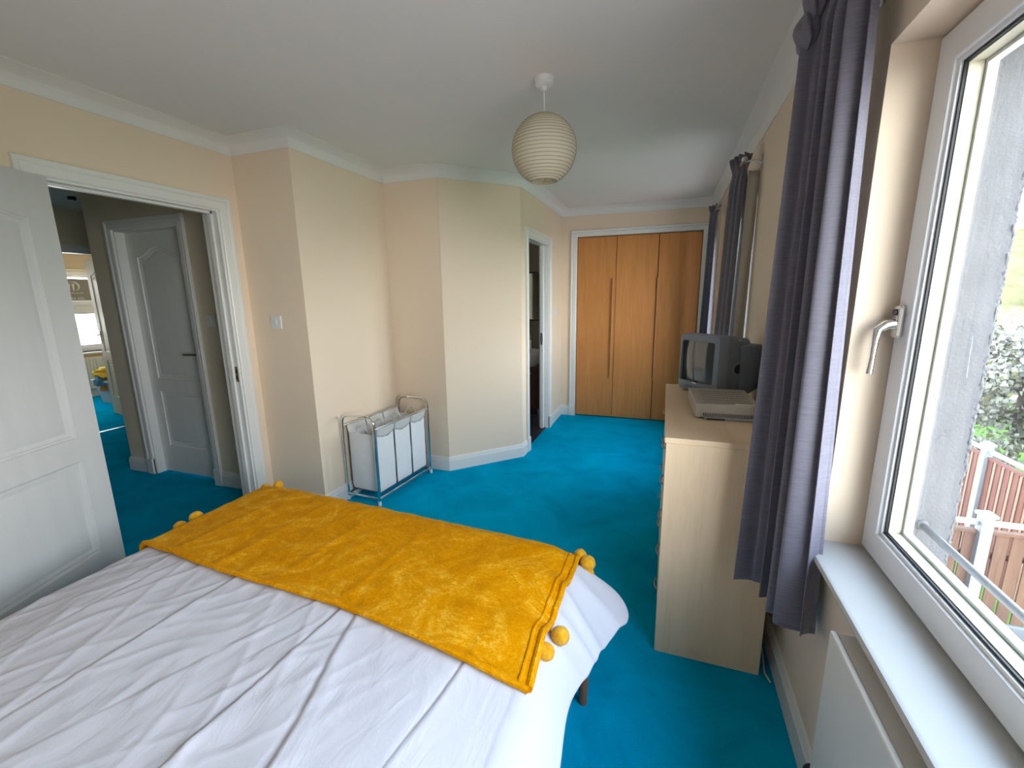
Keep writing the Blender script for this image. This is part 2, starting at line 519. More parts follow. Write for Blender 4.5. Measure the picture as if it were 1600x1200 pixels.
def architrave(name, F, s0, s1, ztop, w=0.07, plinth=True, label='white painted moulded architrave'):
    # F(s, d, z): s along the wall, d out of the wall
    root = sroot(name, label, 'door frame', F(s0, 0, 0))
    prof = [(0, 0), (0, 0.012), (0.006, 0.016), (0.04, 0.018), (0.046, 0.014), (0.052, 0.020), (w - 0.004, 0.022), (w, 0.018), (w, 0)]
    mb = MB()
    rings = []
    for (s, z, ms, mz) in ((s0, 0, -1, 0), (s0, ztop, -1, 1), (s1, ztop, 1, 1), (s1, 0, 1, 0)):
        rings.append([F(s + ms * o, d, z + mz * o) for o, d in prof])
    mb.loft(rings)
    mb.build('moulding', 'gloss', root)
    if plinth:
        for a, b in ((s0 - w - 0.003, s0), (s1, s1 + w + 0.003)):
            MB().fbox(F, a, b, 0, 0.026, 0, 0.135).build('plinth_block', 'gloss', root, bevel=0.003)
    return root

def lining(name, F, s0, s1, ztop, d0, d1, t=0.012, parent=None, stop=None):
    mb = MB()
    mb.fbox(F, s0, s0 + t, d0, d1, 0, ztop)
    mb.fbox(F, s1 - t, s1, d0, d1, 0, ztop)
    mb.fbox(F, s0 + t, s1 - t, d0, d1, ztop - t, ztop)
    if stop:
        a, b = stop
        mb.fbox(F, s0 + t, s0 + t + 0.012, a, b, 0, ztop - t)
        mb.fbox(F, s1 - t - 0.012, s1 - t, a, b, 0, ztop - t)
        mb.fbox(F, s0 + t, s1 - t, a, b, ztop - t - 0.012, ztop - t)
    return mb.build(name, 'gloss', parent)

# ------------------------------------------------------------------ shell of the bedroom
f = MB().box(XL - 0.06, XR + 0.1, YREAR - 0.1, YB + 0.6, -0.1, 0).build('floor', 'carpet')
struct(f, 'turquoise blue fitted carpet', 'floor')
f = MB().box(-8.5, XL - 0.06, -0.2, 5.6, -0.1, 0).build('floor_hall', 'carpet')
struct(f, 'blue carpet running through the hall', 'floor')
c = MB().box(-8.6, XOUT - 0.01, YREAR - 0.1, YB + 0.6, ZC, ZC + 0.12).build('ceiling', 'ceiling')
struct(c, 'matt white plaster ceiling', 'ceiling')

DO0, DO1, DZ = 1.222, 2.054, 1.99          # bedroom doorway along y
EN0, EN1, EZ = 3.797, 4.53, 1.965          # en-suite doorway along y
WD0, WD1, WZ = -1.004, 0.319, 2.097        # wardrobe opening along x
wall('wall_left', (XL, Y1 + 0.15), (XL, YREAR - 0.1), 0.12, openings=[(Y1 + 0.15 - DO1, Y1 + 0.15 - DO0, 0, DZ)], label='cream left wall with the bedroom doorway')
wall('wall_jut_front', (X1 - 0.001, Y1), (XL, Y1), 0.10, label='narrow cream wall face carrying the light switch')
wall('wall_jut_side', (X1, Y2 + 0.1), (X1, Y1 + 0.0015), 0.10, label='cream wall face behind the laundry sorter')
wall('wall_recess', (XD - 0.001, Y2), (X1, Y2), 0.10, label='narrow cream wall face beyond the laundry sorter')
wall('wall_diagonal', (XE - 0.0007, YE - 0.0007), (XD + 0.001, Y2 + 0.001), 0.09, label='diagonal cream wall beside the en-suite')
wall('wall_ensuite', (XE, YB + 0.1), (XE, YE + 0.001), 0.10, openings=[(YB + 0.1 - EN1, YB + 0.1 - EN0, 0, EZ)], label='cream wall with the en-suite doorway')
wall('wall_back', (XR, YB), (XE - 0.1, YB), 0.10, openings=[(XR - WD1, XR - WD0, 0, WZ)], label='cream end wall around the built-in wardrobe')
wall('wall_right', (XR, YREAR - 0.1), (XR, YB + 0.1), XFR + 0.03 - XR,
     openings=[(W1Y0 - YREAR + 0.1, W1Y1 - YREAR + 0.1, ZSILL - 0.02, ZHEAD), (W2Y0 - YREAR + 0.1, W2Y1 - YREAR + 0.1, ZSILL - 0.02, ZHEAD)], label='cream window wall')
wall('wall_rear', (XL - 0.12, YREAR), (XR + 0.1, YREAR), 0.10, label='cream wall behind the bed head')

# outer rendered leaf of the house wall with roughcast edges
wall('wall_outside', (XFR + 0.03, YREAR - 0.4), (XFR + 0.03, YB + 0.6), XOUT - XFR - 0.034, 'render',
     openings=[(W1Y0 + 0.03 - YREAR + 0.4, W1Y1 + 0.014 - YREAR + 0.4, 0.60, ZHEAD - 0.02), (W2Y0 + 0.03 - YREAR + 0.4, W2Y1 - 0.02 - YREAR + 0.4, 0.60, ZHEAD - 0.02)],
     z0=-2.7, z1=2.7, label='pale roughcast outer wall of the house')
random.seed(4)
mb = MB()
YREV = W1Y1 + 0.014
def rough_edge(u, w):
    z = 0.60 + (ZHEAD - 0.02 - 0.60) * w
    a = u * 2 * math.pi
    r = 0.005 + 0.004 * noise.noise(Vector((z * 110, u * 5, 0))) + 0.003 * noise.noise(Vector((z * 45, u * 3, 4)))
    return (XOUT + math.cos(a) * r - 0.004, YREV + math.sin(a) * r + 0.004, z)
mb.grid(rough_edge, 10, 500)
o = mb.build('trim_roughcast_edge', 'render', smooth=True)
struct(o, 'ragged roughcast arris outside the near window', 'wall edge')

# coving all round
PER = [(XR, YREAR), (XR, YB), (XE, YB), (XE, YE), (XD, Y2), (X1, Y2), (X1, Y1), (XL, Y1), (XL, YREAR)]
prof = [(0, ZCOV), (0.006, ZCOV), (0.010, ZCOV + 0.006)]
for k in range(1, 8):
    a = k / 8 * math.pi / 2
    prof.append((0.010 + 0.082 * (1 - math.cos(a)), ZCOV + 0.006 + 0.062 * math.sin(a)))
prof += [(0.094, ZC - 0.006), (0.100, ZC - 0.005), (0.100, ZC), (0, ZC)]
mb = MB(); sweep_plan(mb, PER, prof, True)
struct(mb.build('trim_1', 'coving', smooth=True, angle=50), 'white plaster coving round the ceiling', 'coving')

def skirting(name, pts, label):
    mb = MB(); sweep_plan(mb, pts, SKIRT)
    return struct(mb.build(name, 'gloss'), label, 'skirting board')
skirting('baseboard_right', [(XR, YREAR), (XR, YB), (0.392, YB)], 'white skirting board along the window wall')
skirting('baseboard_back', [(-1.078, YB), (XE, YB), (XE, EN1 + 0.07)], 'white skirting board between wardrobe and en-suite')
skirting('baseboard_left', [(XE, EN0 - 0.073), (XE, YE), (XD, Y2), (X1, Y2), (X1, Y1), (XL, Y1), (XL, DO1 + 0.073)], 'white skirting board round the diagonal wall')
skirting('baseboard_rear', [(XL, DO0 - 0.073), (XL, YREAR), (XR, YREAR)], 'white skirting board behind the open door')

# ------------------------------------------------------------------ doors
def offset_poly(P, d):
    # P counter-clockwise 2D outline, inset by d
    n = len(P)
    out = []
    for i in range(n):
        a, b, c = Vector(P[i - 1]), Vector(P[i]), Vector(P[(i + 1) % n])
        e1, e2 = (b - a).normalized(), (c - b).normalized()
        n1, n2 = Vector((-e1.y, e1.x)), Vector((-e2.y, e2.x))
        mm = n1 + n2
        mm = mm / max(mm.dot(n1), 0.3)
        out.append((b.x + mm.x * d, b.y + mm.y * d))
    return out

def arch_top(x0, x1, z0, z1, rise, n=18):
    # flat shoulders rising to a cambered middle; outline counter-clockwise from lower left
    pts = [(x0, z0), (x1, z0), (x1, z1)]
    for k in range(1, n):
        t = k / n
        x = x1 + (x0 - x1) * t
        s = 0.5 - 0.5 * math.cos(2 * math.pi * t)
        pts.append((x, z1 + rise * s ** 1.15))
    pts.append((x0, z1))
    return pts

def panel_door(root, F, w, h, t=0.038, arched=True, stile=0.115, m='door'):
    # F(a, b, c): a across 0..w, b through thickness 0..t, c up
    zb, zm0, zm1, zt = 0.235, 0.705, 0.815, h - 0.185
    rise = 0.075 if arched else 0.0
    for a0, a1 in ((0, stile), (w - stile, w)):
        MB().fbox(F, a0, a1, 0, t, 0, h).build('stile', m, root)
    MB().fbox(F, stile, w - stile, 0, t, 0, zb).build('bottom_rail', m, root)
    MB().fbox(F, stile, w - stile, 0, t, zm0, zm1).build('lock_rail', m, root)
    up = arch_top(stile, w - stile, zm1, zt, rise)
    lo = [(stile, zb), (w - stile, zb), (w - stile, zm0), (stile, zm0)]
    edge = up[2:]                       # right shoulder .. left shoulder
    poly = list(edge) + [(stile, h), (w - stile, h)]
    mb = MB()
    mb.loft([[F(x, 0, z) for x, z in poly], [F(x, t, z) for x, z in poly]])
    mb.build('top_rail', m, root)
    for out in (up, lo):
        mb = MB()
        for side in (0, 1):
            D = lambda d: d if side == 0 else t - d
            rings = [[F(x, D(dd), z) for x, z in offset_poly(out, ins)] for ins, dd in
                     ((0.0, 0.0), (0.004, 0.006), (0.012, 0.009), (0.016, 0.005), (0.024, 0.007), (0.034, 0.010), (0.048, 0.006), (0.060, 0.004))]
            mb.loft(rings, True, False)
            mb.f.append(tuple(len(mb.v) - len(out) + i for i in range(len(out))))
        mb.build('panel', m, root, smooth=True, angle=25)

def lever(root, F, a, c, b, sgn=-1, dirn=1, m='steel'):
    h = MB()
    h.fbox(F, a - 0.02, a + 0.02, b, b + sgn * 0.008, c - 0.085, c + 0.085)
    o = h.build('handle_plate', m, root, bevel=0.003)
    t = MB().tube([F(a, b, c + 0.03), F(a, b + sgn * 0.045, c + 0.03), F(a + dirn * 0.02, b + sgn * 0.05, c + 0.03), F(a + dirn * 0.11, b + sgn * 0.05, c + 0.028)], 0.008, 8)
    t.build('lever', m, root, smooth=True)

# bedroom door, folded back against the left wall
ang = math.radians(20.5)
HX, HY = XL + 0.019, 1.252
dd = Vector((math.sin(ang), -math.cos(ang)))
nn = Vector((math.cos(ang), math.sin(ang)))
Fd = lambda a, b, c: (HX + dd.x * a - nn.x * b, HY + dd.y * a - nn.y * b, 0.012 + c)
Fd0 = lambda a, b, c: (HX + dd.x * a + nn.x * (0.0 - b), HY + dd.y * a + nn.y * (0.0 - b), 0.012 + c)
door1 = sroot('door_1', 'white panelled bedroom door folded back beside the bed', 'door', (HX, HY, 0))
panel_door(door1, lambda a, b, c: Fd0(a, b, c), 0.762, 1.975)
lever(door1, Fd0, 0.70, 1.0, 0.0, -1, -1)
for hz in (0.22, 1.0, 1.76):
    MB().lathe([(0.007, 0), (0.007, 0.09)], (HX - 0.030, HY - 0.012, hz), 10).build('hinge', 'brass', door1, smooth=True)

FL = lambda s, d, z: (XL + d, s, z)
architrave('trim_2', FL, DO0, DO1, DZ, label='white architrave round the bedroom doorway')
lo = lining('trim_3', FL, DO0, DO1, DZ, -0.125, 0.0, stop=(-0.075, -0.042))
struct(lo, 'white door lining of the bedroom doorway', 'door frame')
kp = MB().box(XL - 0.030, XL - 0.008, DO1 - 0.0145, DO1 - 0.012, 0.92, 1.02).build('strike_plate', 'brass', lo)
MB().box(XL - 0.024, XL - 0.014, DO1 - 0.0152, DO1 - 0.0140, 0.935, 0.962).build('latch_hole', 'dark', lo)
MB().box(XL - 0.024, XL - 0.014, DO1 - 0.0152, DO1 - 0.0140, 0.975, 1.002).build('latch_hole', 'dark', lo)
FLh = lambda s, d, z: (XL - 0.12 - d, s, z)
architrave('trim_4', FLh, DO0, DO1, DZ, label='white architrave on the hall side of the bedroom doorway')

# ------------------------------------------------------------------ hall and the room beyond
HYW = 2.287                 # hall wall with the cupboard door
HX0, HX1 = -4.365, XL - 0.12
HD0, HD1 = -4.052, -3.328   # door opening along x
wall('wall_hall_door', (HX1, HYW), (HX0, HYW), 0.12, 'hall_wall', openings=[(HX1 - HD1, HX1 - HD0, 0, 1.99)], label='beige hall wall round the arched panel door')
wall('wall_hall_side', (HX0 , HYW + 0.0015), (HX0, 5.2), 0.10, 'hall_wall', label='beige hall wall turning the corner')
wall('wall_hall_near', (-6.0, 0.55), (HX1, 0.55), 0.10, 'hall_wall', label='beige hall wall behind the bedroom door')
FRX = -5.93
wall('wall_hall_far', (FRX, 5.2), (FRX, 0.45), 0.10, 'hall_wall', openings=[(5.2 - 3.36, 5.2 - 2.58, 0, 1.97)], label='beige wall at the end of the hall')
wall('wall_hall_end', (HX0, 5.2), (FRX - 0.1, 5.2), 0.10, 'hall_wall', label='beige wall closing the hall')
FH = lambda s, d, z: (s, HYW - d, z)
architrave('trim_5', FH, HD0, HD1, 1.985, label='white architrave round the arched panel door in the hall')
lo = lining('trim_6', FH, HD0, HD1, 1.985, -0.12, 0.0)
struct(lo, 'white lining of the hall cupboard doorway', 'door frame')
door2 = sroot('door_2', 'closed white door with an arched upper panel in the hall', 'door', (HD0 + 0.014, HYW + 0.07, 0))
F2 = lambda a, b, c: (HD0 + 0.014 + a, HYW + 0.065 + b, 0.01 + c)
panel_door(door2, F2, HD1 - HD0 - 0.028, 1.96, stile=0.105, m='hall_door')
lever(door2, F2, HD1 - HD0 - 0.028 - 0.055, 1.0, 0.0, -1, -1, 'brass')
mb = MB(); sweep_plan(mb, [(HX1, HYW), (HD1 + 0.073, HYW)], SKIRT)
struct(mb.build('baseboard_hall', 'gloss'), 'white skirting board by the bedroom doorway in the hall', 'skirting board')
mb = MB(); sweep_plan(mb, [(HD0 - 0.073, HYW), (HX0, HYW), (HX0, 5.2)], SKIRT)
struct(mb.build('baseboard_hall_corner', 'gloss'), 'white skirting board turning the hall corner', 'skirting board')
FF = lambda s, d, z: (FRX + d, s, z)
architrave('trim_7', FF, 2.58, 3.36, 1.97, label='white architrave of the doorway at the hall end')
lo = lining('trim_8', FF, 2.58, 3.36, 1.97, -0.10, 0.0)
struct(lo, 'white lining of the doorway at the hall end', 'door frame')
th = MB().box(FRX - 0.065, FRX - 0.035, 2.59, 3.35, 0.0, 0.006).build('trim_9', 'steel')
struct(th, 'thin metal carpet threshold strip at the hall end', 'threshold')
# hall ceiling light fitting, unlit
t = thing('hall_ceiling_light', 'small round light fitting hanging below the dark hall ceiling', 'light fitting', (-5.0, 2.56, 2.33))
MB().lathe([(0.02, 0.03), (0.045, 0.035), (0.052, 0.055), (0.052, 0.07)], (-5.0, 2.56, 2.33), 20).build('housing', 'switch', t, smooth=True)
MB().lathe([(0.024, 0.0), (0.03, 0.004), (0.03, 0.03)], (-5.0, 2.56, 2.33), 16).build('fitting_bottom', 'black', t, smooth=True)
# far room
FX = -8.42
wall('wall_far_window', (FX, 5.3), (FX, 1.6), 0.25, 'far_wall', openings=[(5.3 - 4.62, 5.3 - 3.0, 0.69, 1.93)], label='warm cream window wall of the room beyond the hall')
wall('wall_far_side', (FRX - 0.1, 4.75), (FX - 0.25, 4.75), 0.1, 'far_wall', label='warm cream side wall of the room beyond the hall')
wall('wall_far_near', (FX - 0.25, 1.7), (FRX - 0.1, 1.7), 0.1, 'far_wall', label='warm cream near wall of the room beyond the hall')
mb = MB(); sweep_plan(mb, [(FX, 4.75), (FX, 1.7)], SKIRT)
struct(mb.build('baseboard_far', 'gloss'), 'white skirting board below the far window', 'skirting board')
door3 = sroot('door_3', 'half open white panelled door in the room beyond the hall', 'door', (-6.06, 3.325, 0))
d3 = Vector((-0.977, 0.213)); n3 = Vector((-0.213, -0.977))
F3 = lambda a, b, c: (-6.06 + d3.x * a - n3.x * b, 3.325 + d3.y * a - n3.y * b, 0.012 + c)
panel_door(door3, F3, 0.80, 1.94, m='far_door')
lever(door3, F3, 0.74, 1.0, 0.0, -1, -1)

def ring_frame(mb, F, y0, y1, z0, z1, w, d0, d1):
    # picture-frame ring in the (s, z) plane between depths d0..d1
    mb.loft([[F(s, d, z) for s, z, d in q] for q in (
        [(y0, z0, d0), (y0 + w, z0 + w, d0), (y0 + w, z0 + w, d1), (y0, z0, d1)],
        [(y1, z0, d0), (y1 - w, z0 + w, d0), (y1 - w, z0 + w, d1), (y1, z0, d1)],
        [(y1, z1, d0), (y1 - w, z1 - w, d0), (y1 - w, z1 - w, d1), (y1, z1, d1)],
        [(y0, z1, d0), (y0 + w, z1 - w, d0), (y0 + w, z1 - w, d1), (y0, z1, d1)],
        [(y0, z0, d0), (y0 + w, z0 + w, d0), (y0 + w, z0 + w, d1), (y0, z0, d1)])], True, False)
    return mb

def window(name, label, F, y0, y1, z0, z1, splits, handle=None, transom=None, fw=0.022, sw=0.072):
    # F(s, d, z): d grows outwards from the inner face of the frame
    root = sroot(name, label, 'window', F(y0, 0, z0))
    MBf = ring_frame(MB(), F, y0, y1, z0, z1, fw, 0.012, 0.065)
    MBf.build('frame', 'upvc', root, bevel=0.003)
    ys = [y0] + list(splits) + [y1]
    for s in splits:
        MB().fbox(F, s - 0.03, s + 0.03, 0.012, 0.065, z0 + fw, z1 - fw).build('mullion', 'upvc', root, bevel=0.003)
    cells = []
    for a, b in zip(ys[:-1], ys[1:]):
        a2 = a + (fw - 0.012 if a == y0 else 0.012)
        b2 = b - (fw - 0.012 if b == y1 else 0.012)
        if transom:
            MB().fbox(F, a2, b2, 0.012, 0.065, transom - 0.03, transom + 0.03).build('transom', 'upvc', root, bevel=0.003)
            cells += [(a2, b2, z0 + fw - 0.012, transom - 0.018), (a2, b2, transom + 0.018, z1 - fw + 0.012)]
        else:
            cells.append((a2, b2, z0 + fw - 0.012, z1 - fw + 0.012))
    for (a, b, c, d) in cells:
        s = ring_frame(MB(), F, a, b, c, d, sw, 0.0, 0.05).build('sash', 'upvc', root, bevel=0.004)
        ring_frame(MB(), F, a + sw - 0.001, b - sw + 0.001, c + sw - 0.001, d - sw + 0.001, 0.010, 0.008, 0.020).build('glazing_bead', 'upvc', s)
        i = sw + 0.009
        ring_frame(MB(), F, a + i, b - i, c + i, d - i, 0.006, 0.0135, 0.018).build('gasket', 'gasket', s)
        ring_frame(MB(), F, a + i - 0.004, b - i + 0.004, c + i - 0.004, d - i + 0.004, 0.012, 0.0195, 0.046).build('spacer', 'brass_cream', s)
        ring_frame(MB(), F, a + sw - 0.001, b - sw + 0.001, c + sw - 0.001, d - sw + 0.001, 0.026, 0.048, 0.066).build('outer_bead', 'upvc', s)
        for dp in (0.0188, 0.047):
            MB().add([F(a + sw, dp, c + sw), F(b - sw, dp, c + sw), F(b - sw, dp, d - sw), F(a + sw, dp, d - sw)], [(0, 1, 2, 3)]).build('pane', 'glass', s)
    return root

M['brass_cream'] = mat('cream_glazing_spacer', (0.66, 0.62, 0.48), 0.5)
FW1 = lambda s, d, z: (XFR + d, s, z)
win1 = window('window_1', 'large white window beside the camera with chrome handle', FW1, W1Y0, W1Y1, ZSILL, ZHEAD, [])
win2 = window('window_2', 'white window behind the far curtains', FW1, W2Y0, W2Y1, ZSILL, ZHEAD, [3.8])
FW3 = lambda s, d, z: (FX - 0.1 - d, s, z)
win3 = window('window_3', 'bright white window of the room beyond the hall', FW3, 3.0, 4.62, 0.69, 1.93, [3.7], transom=1.385)
# window sills (rounded nose)
def sill(root, y0, y1):
    prof = [(XFR + 0.02, ZSILL), (XFR + 0.02, ZSILL - 0.026), (XR - 0.034, ZSILL - 0.026), (XR - 0.042, ZSILL - 0.022), (XR - 0.046, ZSILL - 0.013), (XR - 0.042, ZSILL - 0.004), (XR - 0.034, ZSILL)]
    MB().loft([[(x, y0, z) for x, z in prof], [(x, y1, z) for x, z in prof]]).build('window_sill', 'sill_paint', root, smooth=True)
sill(win1, W1Y0 - 0.03, W1Y1 + 0.035)
sill(win2, W2Y0 - 0.03, W2Y1 + 0.03)
for r_, y0, y1 in ((win1, W1Y0, W1Y1), (win2, W2Y0, W2Y1)):
    MB().fbox(lambda a, b, c: (a, b, c), XFR + 0.055, XOUT + 0.045, y0 + 0.03, y1 + 0.012, 0.60, 0.632).build('outer_sill', 'red_sill', r_, bevel=0.006)
    MB().fbox(lambda a, b, c: (a, b, c), XFR + 0.04, XFR + 0.10, y0 + 0.03, y1 + 0.012, 0.632, 0.70).build('drip_sill', 'upvc', r_, bevel=0.006)
MB().fbox(lambda a, b, c: (a, b, c), FX - 0.12, FX + 0.05, 2.95, 4.67, 0.66, 0.69).build('window_sill', 'gloss', win3, bevel=0.006)
# chrome espagnolette handle on the near sash
hy, hz = 1.376, 1.375
hb = MB().box(XFR - 0.014, XFR + 0.001, hy - 0.017, hy + 0.017, hz - 0.048, hz + 0.034).build('window_handle', 'chrome', win1, bevel=0.006)
MB().tube([(XFR - 0.010, hy, hz - 0.012), (XFR - 0.030, hy, hz - 0.014), (XFR - 0.048, hy - 0.004, hz - 0.028), (XFR - 0.050, hy - 0.006, hz - 0.055), (XFR - 0.051, hy - 0.006, hz - 0.10), (XFR - 0.053, hy - 0.006, hz - 0.142)],
          [0.013, 0.013, 0.011, 0.0075, 0.006, 0.0075], 12).build('lever', 'chrome', hb, smooth=True)
MB().lathe([(0.008, 0), (0.008, 0.004)], (XFR - 0.0185, hy, hz + 0.017), 14, (1, 0, 0)).build('keyhole', 'black', hb)

# sign standing in the far window
sg = thing('window_sign', 'grey board with white logo and number in the far window', 'sign', (FX - 0.07, 4.12, 1.47))
MB().box(FX - 0.085, FX - 0.078, 3.80, 4.36, 1.475, 1.80).build('board', 'sign', sg)
lg = MB()
for k in range(3):
    y = 4.085 + k * 0.05 - 0.05
    lg.add([(FX - 0.0775, y + 0.004, 1.62), (FX - 0.0775, y + 0.016, 1.62), (FX - 0.0775, y + 0.032, 1.725), (FX - 0.0775, y - 0.002, 1.725)], [(0, 1, 2, 3)])
arc = []
ACY, ACZ = 4.150, 1.69
for k in range(29):
    a = math.radians(125 - k * 200 / 28)
    arc.append((ACY + 0.078 * math.cos(a), ACZ + 0.068 * math.sin(a), 0.05 + 0.28 * math.sin(math.pi * k / 28) ** 1.4))
for (ya, za, wa), (yb, zb, wb) in zip(arc[:-1], arc[1:]):
    lg.add([(FX - 0.0774, ACY + (ya - ACY) * (1 - wa), ACZ + (za - ACZ) * (1 - wa)), (FX - 0.0774, ya, za), (FX - 0.0774, yb, zb), (FX - 0.0774, ACY + (yb - ACY) * (1 - wb), ACZ + (zb - ACZ) * (1 - wb))], [(0, 1, 2, 3)])
lg.build('logo', 'sign_print', sg)
def lettering(name, body, size, y, z, parent):
    cu = bpy.data.curves.new(name, 'FONT')
    cu.body = body
    cu.size = size
    cu.extrude = 0.0005
    cu.align_x = 'LEFT'
    cu.materials.append(M['sign_print'])
    tmp = bpy.data.objects.new('text_source', cu)
    COL.objects.link(tmp)
    me = bpy.data.meshes.new_from_object(tmp.evaluated_get(bpy.context.evaluated_depsgraph_get()))
    bpy.data.objects.remove(tmp)
    me.name = name
    o = bpy.data.objects.new(name, me)
    COL.objects.link(o)
    off = parent_origin(parent)
    o.parent = parent
    # text plane faces +x, reading along +y
    o.matrix_local = Matrix(((0, 0, 1, FX - 0.0772 - off.x), (1, 0, 0, y - off.y), (0, 1, 0, z - off.z), (0, 0, 0, 1)))
    return o
lettering('number_text', '01224 445', 0.058, 4.005, 1.487, sg)
# smaller print line above the number, too small to read in the photograph
pl = MB()
random.seed(3)
y = 3.96
while y < 4.25:
    wv = random.uniform(0.008, 0.02)
    pl.box(FX - 0.0776, FX - 0.0774, y, y + wv, 1.583, 1.583 + random.uniform(0.006, 0.012)); y += wv + 0.005
pl.build('small_print', 'sign_print', sg)

# far radiator
fr = thing('radiator', 'cream ribbed radiator under the far bright window', 'radiator', (FX + 0.04, 3.9, 0.12))
MB().box(FX + 0.03, FX + 0.055, 3.3, 4.6, 0.13, 0.62).build('panel', 'rad', fr, bevel=0.004)
for k in range(32):
    y = 3.33 + k * 0.04
    MB().box(FX + 0.055, FX + 0.064, y, y + 0.022, 0.16, 0.59).build('flute', 'rad', fr, bevel=0.004)
for y in (3.45, 4.45):
    MB().box(FX, FX + 0.03, y - 0.02, y + 0.02, 0.25, 0.5).build('bracket', 'rad', fr)
for y in (3.32, 4.58):
    MB().tube([(FX + 0.043, y, 0.14), (FX + 0.043, y, 0.0)], 0.01, 8).build('pipe', 'steel', fr, smooth=True)

# laundry basket with cloths beyond the hall
BX, BY = -7.63, 4.10
lb = thing('laundry_basket', 'pale grey plastic basket on the floor beyond the hall', 'basket', (BX, BY, 0))
def rect_ring(cx, cy, hx, hy, z, r=0.05, n=5):
    pts = []
    for (sx, sy, a0) in ((1, 1, 0), (-1, 1, 90), (-1, -1, 180), (1, -1, 270)):
        for k in range(n + 1):
            a = math.radians(a0 + 90 * k / n)
            pts.append((cx + sx * (hx - r) + r * math.cos(a), cy + sy * (hy - r) + r * math.sin(a), z))
    return pts
mb = MB().loft([rect_ring(BX, BY, 0.17, 0.24, 0.0), rect_ring(BX, BY, 0.21, 0.29, 0.33), rect_ring(BX, BY, 0.20, 0.28, 0.33), rect_ring(BX, BY, 0.16, 0.23, 0.02)], True, False)
mb.build('tub', 'basket', lb, smooth=True)
mb = MB().loft([rect_ring(BX, BY, 0.205, 0.285, 0.318), rect_ring(BX, BY, 0.23, 0.31, 0.318), rect_ring(BX, BY, 0.23, 0.31, 0.345), rect_ring(BX, BY, 0.20, 0.28, 0.345)], True, False)
mb.build('rim', 'basket', lb, smooth=True)
for k in range(5):
    MB().box(BX + 0.185 + 0.0, BX + 0.196, BY - 0.16 + k * 0.08, BY - 0.13 + k * 0.08, 0.12, 0.17).build('slot', 'cord_trim', lb)
def cloth_lump(name, m, label, c, s, seed):
    mb = MB()
    rings = []
    nu, nv = 28, 12
    for j in range(1, nv):
        th = math.pi * j / nv
        rings.append([])
        for i in range(nu):
            ph = 2 * math.pi * i / nu
            d = Vector((math.sin(th) * math.cos(ph), math.sin(th) * math.sin(ph), -math.cos(th)))
            k = 1 + 0.35 * noise.noise(d * 2.2 + Vector((seed, 0, 0)))
            rings[-1].append((c[0] + d.x * s[0] * k, c[1] + d.y * s[1] * k, c[2] + max(d.z, -0.35) * s[2] * k))
    mb.loft(rings)
    return tag(mb.build(name, m, smooth=True), label, 'cloth')
cloth_lump('folded_cloth', 'yellow_cloth', 'yellow cloth heaped on top of the grey basket', (BX + 0.0, BY - 0.02, 0.43), (0.21, 0.30, 0.11), 2.0)
cloth_lump('folded_cloth', 'teal_cloth', 'dark teal cloth hanging over the grey basket rim', (BX + 0.02, BY - 0.315, 0.31), (0.10, 0.05, 0.09), 5.0)
cloth_lump('folded_cloth', 'orange_cloth', 'small orange cloth below the teal one on the grey basket', (BX + 0.06, BY - 0.30, 0.23), (0.05, 0.035, 0.09), 7.0)

# ------------------------------------------------------------------ en-suite beyond the second doorway
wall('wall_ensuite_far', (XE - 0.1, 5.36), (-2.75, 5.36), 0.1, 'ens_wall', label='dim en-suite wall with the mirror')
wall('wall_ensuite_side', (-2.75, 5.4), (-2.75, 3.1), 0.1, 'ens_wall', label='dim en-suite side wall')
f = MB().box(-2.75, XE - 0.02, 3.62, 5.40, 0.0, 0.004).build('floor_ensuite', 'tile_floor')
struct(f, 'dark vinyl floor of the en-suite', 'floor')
FE = lambda s, d, z: (XE + d, s, z)
architrave('trim_10', FE, EN0, EN1, EZ, label='white architrave of the en-suite doorway')
lo = MB()
lo.fbox(FE, EN0, EN0 + 0.012, -0.10, 0, 0, EZ)
lo.fbox(FE, EN1 - 0.012, EN1, -0.034, 0, 0, EZ)
lo.fbox(FE, EN1 - 0.012, EN1, -0.10, -0.076, 0, EZ)
lo.fbox(FE, EN0 + 0.012, EN1 - 0.012, -0.10, 0, EZ - 0.012, EZ)
struct(lo.build('trim_11', 'gloss'), 'white lining of the en-suite doorway', 'door frame')
door4 = sroot('door_4', 'white sliding en-suite door pushed back into the wall', 'door', (XE - 0.055, EN1 - 0.03, 0))
MB().fbox(FE, EN1 - 0.075, EN1 + 0.56, -0.072, -0.038, 0.01, EZ - 0.014).build('leaf', 'gloss', door4, bevel=0.002)
mb = MB()
pts = []
for k in range(20):
    a = 2 * math.pi * k / 20
    pts.append((XE - 0.055 + 0.010 * math.cos(a), EN1 - 0.0765, 1.0 + 0.062 * math.sin(a) + (0.0)))
mb.tube(pts, 0.003, 6, closed=True)
mb.build('pull_ring', 'black', door4, smooth=True)
MB().box(XE - 0.062, XE - 0.048, EN1 - 0.0765, EN1 - 0.0745, 0.945, 1.055).build('pull_recess', 'steel', door4)
